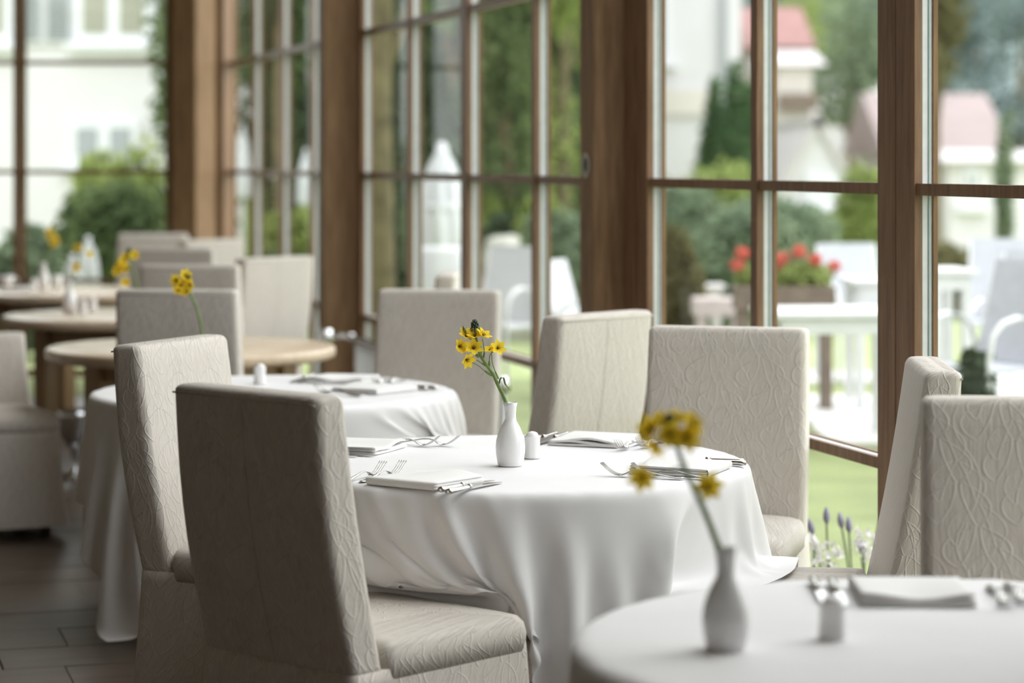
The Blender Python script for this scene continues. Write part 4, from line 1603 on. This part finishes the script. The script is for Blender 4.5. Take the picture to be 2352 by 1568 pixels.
tree('grey-green tree between the pink house and the white roofs', X(1950, 58), 58, 5.5, 1.1, 'leaf_grey', 62, 0.1, 'bark', 1800, 0.13, 0.55)
tree('pale lime tree at the top of the fourth glazed section', X(1850, 77), 77, 7.2, 1.4, 'leaf_lime', 63, 0.1, 'bark', 1200, 0.14, 0.7)

# wooded hillside
vs, fs = [], []
NX, NY = 46, 26
rng = random.Random(5)
for j in range(NY):
    for i in range(NX):
        x = -45 + i * 2.6
        y = 80 + j * 3.4
        zz = 0.0 + max(0, j) ** 1.25 * 0.55 + rng.uniform(0, 1.2) * (1 if j else 0)
        vs.append((x + rng.uniform(-.6, .6), y, zz))
for j in range(NY - 1):
    for i in range(NX - 1):
        a = j * NX + i
        fs.append((a, a + 1, a + NX + 1, a + NX))
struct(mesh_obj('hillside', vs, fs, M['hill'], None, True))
HL = ['above the grey tower', 'left of the white roofs', 'above the white roofs', 'touching the thin lime tree', 'left of the thick window post', 'behind the thick window post',
      'right of the thick window post', 'left end of the pink roof', 'middle of the pink roof', 'right end of the pink roof', 'left of the thin olive tree', 'behind the thin olive tree', 'right of the thin olive tree', 'in the upper right corner']
for i in range(14):
    px = 1760 + i * 48 + R.uniform(-15, 15)
    Y = 84 + (i % 4) * 7
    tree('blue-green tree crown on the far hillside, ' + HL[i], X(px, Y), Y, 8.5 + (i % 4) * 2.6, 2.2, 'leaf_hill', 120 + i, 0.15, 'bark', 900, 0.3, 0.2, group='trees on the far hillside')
WL = ['far left of the back wood, behind the corner post', 'second from the corner post', 'behind the rounded parasol', 'behind the pointed parasol', 'behind the broad oak post', 'behind the mossy trunk',
      'behind the tall closed parasol', 'behind the sliding door middle', 'behind the door stile', 'behind the second oak post']
for i in range(10):
    px = 690 + i * 70
    Y = 47 + (i % 3) * 4
    tree('tall dense wood tree, ' + WL[i], X(px, Y), Y, 9.0, 1.7, 'leaf_dark' if i % 2 else 'leaf_mid', 160 + i, 0.2, 'bark', 4200, 0.2, 0.08, group='trees of the back wood')

# parasols and garden furniture
parasol('tall closed white parasol behind the sliding glass door', X(1015, 19), 19, Z(322, 19), Z(575, 19), 0.185)
parasol('closed white parasol with a rounded cap behind the first glazed section', X(558, 27), 27, Z(290, 27), Z(452, 27), 0.095)
parasol('closed pointed white parasol beside the broad oak post', X(703, 26), 26, Z(340, 26), Z(468, 26), 0.09)
parasol('closed white parasol standing outside the back window', X(203, 20.0), 20.0, Z(540, 20.0), Z(665, 20.0), 0.09)
parasol('shorter closed white parasol outside the back window', X(166, 18.9), 18.9, Z(580, 18.9), Z(680, 18.9), 0.08)

cover = thing('covered_table', 'garden table under a white cover at the foot of the tall parasol', 'table', (X(1008, 18.3), 18.3, -0.03))
ct = Z(568, 18.3) + 0.03
vs, fs = [], []
for j, (w, z) in enumerate(((0.20, 0.0), (0.19, ct * 0.5), (0.175, ct * 0.97), (0.16, ct))):
    for i in range(24):
        a = 2 * PI * i / 24
        c_, s_ = math.cos(a), math.sin(a)
        k_ = 1 / max(abs(c_), abs(s_)) ** 0.7
        q = 1 + 0.05 * math.sin(7 * a) * (1 - j / 3)
        vs.append((w * c_ * k_ * q, w * s_ * k_ * q, z))
for j in range(3):
    for i in range(24):
        k = (i + 1) % 24
        fs.append((j * 24 + i, j * 24 + k, (j + 1) * 24 + k, (j + 1) * 24 + i))
fs.append(tuple(72 + i for i in range(24)))
mesh_obj('cover', vs, fs, M['canvas'], cover, True)
for sx in (-1, 1):
    for sy in (-1, 1):
        box('leg', (sx * 0.12, sy * 0.12, ct / 2 - 0.02), (0.04, 0.04, ct - 0.06), M['white_metal'], cover)


def garden_chair(label, loc, rz, seat_mat, frame_mat, s=1.0):
    t = thing('garden_chair', label, 'garden chair', loc, rz, 'garden chairs')
    for sx in (-1, 1):
        tube('arm_frame', smooth_path([(sx * 0.25 * s, 0.24 * s, 0), (sx * 0.25 * s, 0.22 * s, 0.62 * s), (sx * 0.25 * s, -0.15 * s, 0.64 * s), (sx * 0.25 * s, -0.26 * s, 0.0)], 4), 0.016 * s, frame_mat, t, 7)
        tube('back_post', [(sx * 0.22 * s, -0.16 * s, 0.42 * s), (sx * 0.22 * s, -0.32 * s, 0.98 * s)], 0.016 * s, frame_mat, t, 7)
    box('seat', (0, 0.02 * s, 0.43 * s), (0.46 * s, 0.44 * s, 0.03 * s), seat_mat, t, 0, 0.006)
    box('backrest', (0, -0.245 * s, 0.72 * s), (0.43 * s, 0.025 * s, 0.56 * s), seat_mat, t, rot=Matrix.Rotation(math.radians(15), 3, 'X'))
    return t


garden_chair('white garden chair right of the tall closed parasol', (X(1135, 16.5), 16.5, -0.01), 2.6, M['canvas'], M['white_metal'], 0.95)
garden_chair('white garden chair cut by the door stile', (X(1362, 15.5), 15.5, -0.01), -2.0, M['canvas'], M['white_metal'], 0.9)
garden_chair('grey garden chair behind the white garden table', (X(1975, 17.0), 17.0, -0.01), PI + 0.2, M['grey_sling'], M['white_metal'], 0.95)
garden_chair('pale grey sling chair at the right, nearest the white bench', (X(2265, 12.9), 12.9, -0.01), 2.2, M['grey_sling'], M['white_metal'], 1.0)
garden_chair('pale grey sling chair at the right picture edge', (X(2350, 14.2), 14.2, -0.01), 2.6, M['grey_sling'], M['white_metal'], 1.0)
garden_chair('second pale grey sling chair behind the white bench', (X(2300, 16.5), 16.5, -0.01), 2.9, M['grey_sling'], M['white_metal'], 1.0)


def garden_table(label, x, y, w, d, h, mat, rz=0.0):
    t = thing('garden_table', label, 'table', (x, y, -0.01), rz, 'garden tables')
    n = 6
    for k in range(n):
        box('slat', (0, -d / 2 + d / n * (k + 0.5), h), (w, d / n - 0.012, 0.03), mat, t, 0, 0.004)
    box('apron', (0, -d / 2 + 0.04, h - 0.06), (w - 0.1, 0.02, 0.08), mat, t)
    box('apron', (0, d / 2 - 0.04, h - 0.06), (w - 0.1, 0.02, 0.08), mat, t)
    for sx in (-1, 1):
        for sy in (-1, 1):
            box('leg', (sx * (w / 2 - 0.06), sy * (d / 2 - 0.06), h / 2), (0.05, 0.05, h - 0.02), mat, t)
    return t


garden_table('white slatted garden table outside the third glazed section', X(1910, 13.3), 13.3, 0.78, 0.7, Z(712, 13.3), M['white_metal'], 0.1)
garden_table('second white garden table farther back on the terrace', X(2050, 15.2), 15.2, 0.6, 0.6, Z(640, 15.2), M['white_metal'], 0.0)
garden_table('white garden table at the right beyond the thick post', X(2140, 14.0), 14.0, 0.42, 0.5, Z(618, 14.0), M['white_metal'], 0.1)
garden_table('small grey table beside the olive column of foliage', X(1618, 18.5), 18.5, 0.30, 0.4, Z(655, 18.5), M['roof_grey'], 0.0)

# garden stone and planters
st = thing('garden_stone', 'big pale garden stone among the bushes behind the second glazed section', 'stone', (X(1172, 21), 21, 0))
bm = bmesh.new()
bmesh.ops.create_icosphere(bm, subdivisions=3, radius=1.0)
for v in bm.verts:
    v.co *= 1 + 0.12 * math.sin(3 * v.co.x + 5 * v.co.z) + R.uniform(-0.03, 0.03)
    v.co = Vector((v.co.x * 0.27, v.co.y * 0.3, 0.42 + v.co.z * 0.52))
bm_obj('boulder', bm, M['stone'], st, True)
box('plinth', (0, 0, 0.04), (0.7, 0.7, 0.14), M['stone'], st, 0.2, 0.02)

pl = thing('flower_planter', 'brown planter box full of red geraniums on the terrace', 'planter', (X(1800, 15.0), 15.0, -0.01))
pz0, pz1 = Z(705, 15.0), Z(652, 15.0)
box('box', (0, 0, (pz0 + pz1) / 2), (0.62, 0.26, pz1 - pz0), M['terracotta'], pl, 0, 0.01)
for sx in (-1, 1):
    box('leg', (sx * 0.26, 0, pz0 / 2), (0.06, 0.2, pz0), M['terracotta'], pl)
leaves('foliage', [((-0.2 + 0.1 * k, 0, pz1 + 0.05), (0.11, 0.12, 0.09)) for k in range(5)], 900, 0.035, M['leaf_lime'], pl, 77)
for k, (px, py) in enumerate([(1702, 580), (1780, 602), (1800, 592), (1832, 576), (1870, 596), (1915, 612), (1690, 608), (1765, 594)]):
    c = P(px, py, 15.0) - pl.location
    leaves('geranium_head', [((c.x, -0.08 + 0.03 * (k % 3), c.z), (0.042, 0.042, 0.035))], 70, 0.02, M['geranium'], pl, 300 + k)['kind'] = 'part'
    tube('flower_stalk', [(c.x * 0.9, 0, pz1), (c.x, -0.06, c.z)], 0.004, M['stem'], pl, 5)
for o in pl.children:
    if o.name.startswith('geranium_head'):
        del o['kind']
pk = thing('stone_trough', 'pinkish stone trough below the small grey table', 'trough', (X(1650, 16.5), 16.5, -0.01))
box('trough', (0, 0, Z(700, 16.5)), (0.36, 0.3, 0.12), M['pink_stone'], pk, 0, 0.015)
box('foot', (-0.12, 0, Z(700, 16.5) / 2 - 0.03), (0.06, 0.24, Z(700, 16.5) - 0.06), M['pink_stone'], pk)
box('foot', (0.12, 0, Z(700, 16.5) / 2 - 0.03), (0.06, 0.24, Z(700, 16.5) - 0.06), M['pink_stone'], pk)

# lavender and pale blossoms just outside the glass
for i, (base, tips) in enumerate([((1905, 1330), [(1861, 1205), (1898, 1178)]), ((1960, 1330), [(1930, 1190), (1949, 1200)]), ((1990, 1330), [(2026, 1160), (1975, 1245)])]):
    Y = 8.0 + 0.15 * i
    t = thing('lavender', ('left lavender plant outside the low window pane', 'middle lavender plant outside the low window pane', 'right lavender plant outside the low window pane, beside the post')[i], 'lavender', (X(base[0], Y), Y, -0.03), 0, 'lavender plants')
    for q, (px, py) in enumerate(tips):
        tp = P(px, py, Y) - t.location
        mid = Vector((tp.x * 0.35, 0.0, tp.z * 0.5))
        s_ = tube('stalk', smooth_path([(0.01 * q, 0, 0), mid, tp], 4), 0.0035, M['leaf_grey'], t, 5)
        dd = (tp - mid).normalized()
        tube('flower_head', [tp - dd * 0.035, tp - dd * 0.02, tp, tp + dd * 0.02], [0.004, 0.011, 0.010, 0.003], M['lavender'], t, 8)
    leaves('foliage', [((0, 0, 0.06), (0.09, 0.09, 0.07))], 160, 0.025, M['leaf_grey'], t, 500 + i)
for i, (px, py) in enumerate([(1870, 1262), (1905, 1275), (2005, 1265), (1985, 1240)]):
    Y = 7.7 + 0.1 * i
    t = thing('blossom_plant', ('leftmost pale blossom plant under the lavender', 'brightest pale blossom plant under the lavender', 'rightmost pale blossom plant beside the window post', 'small pale blossom plant between the lavender stalks')[i], 'flower', (X(px, Y), Y, -0.03), 0, 'pale blossoms')
    zz = Z(py, Y) + 0.03
    tube('stalk', [(0, 0, 0), (0, 0, zz)], 0.004, M['leaf_grey'], t, 5)
    leaves('blossom', [((0, 0, zz), (0.045, 0.04, 0.05))], 40, 0.014, M['blossom'], t, 600 + i)
    leaves('foliage', [((0, 0, zz * 0.4), (0.06, 0.06, 0.06))], 80, 0.025, M['leaf_mid'], t, 620 + i)
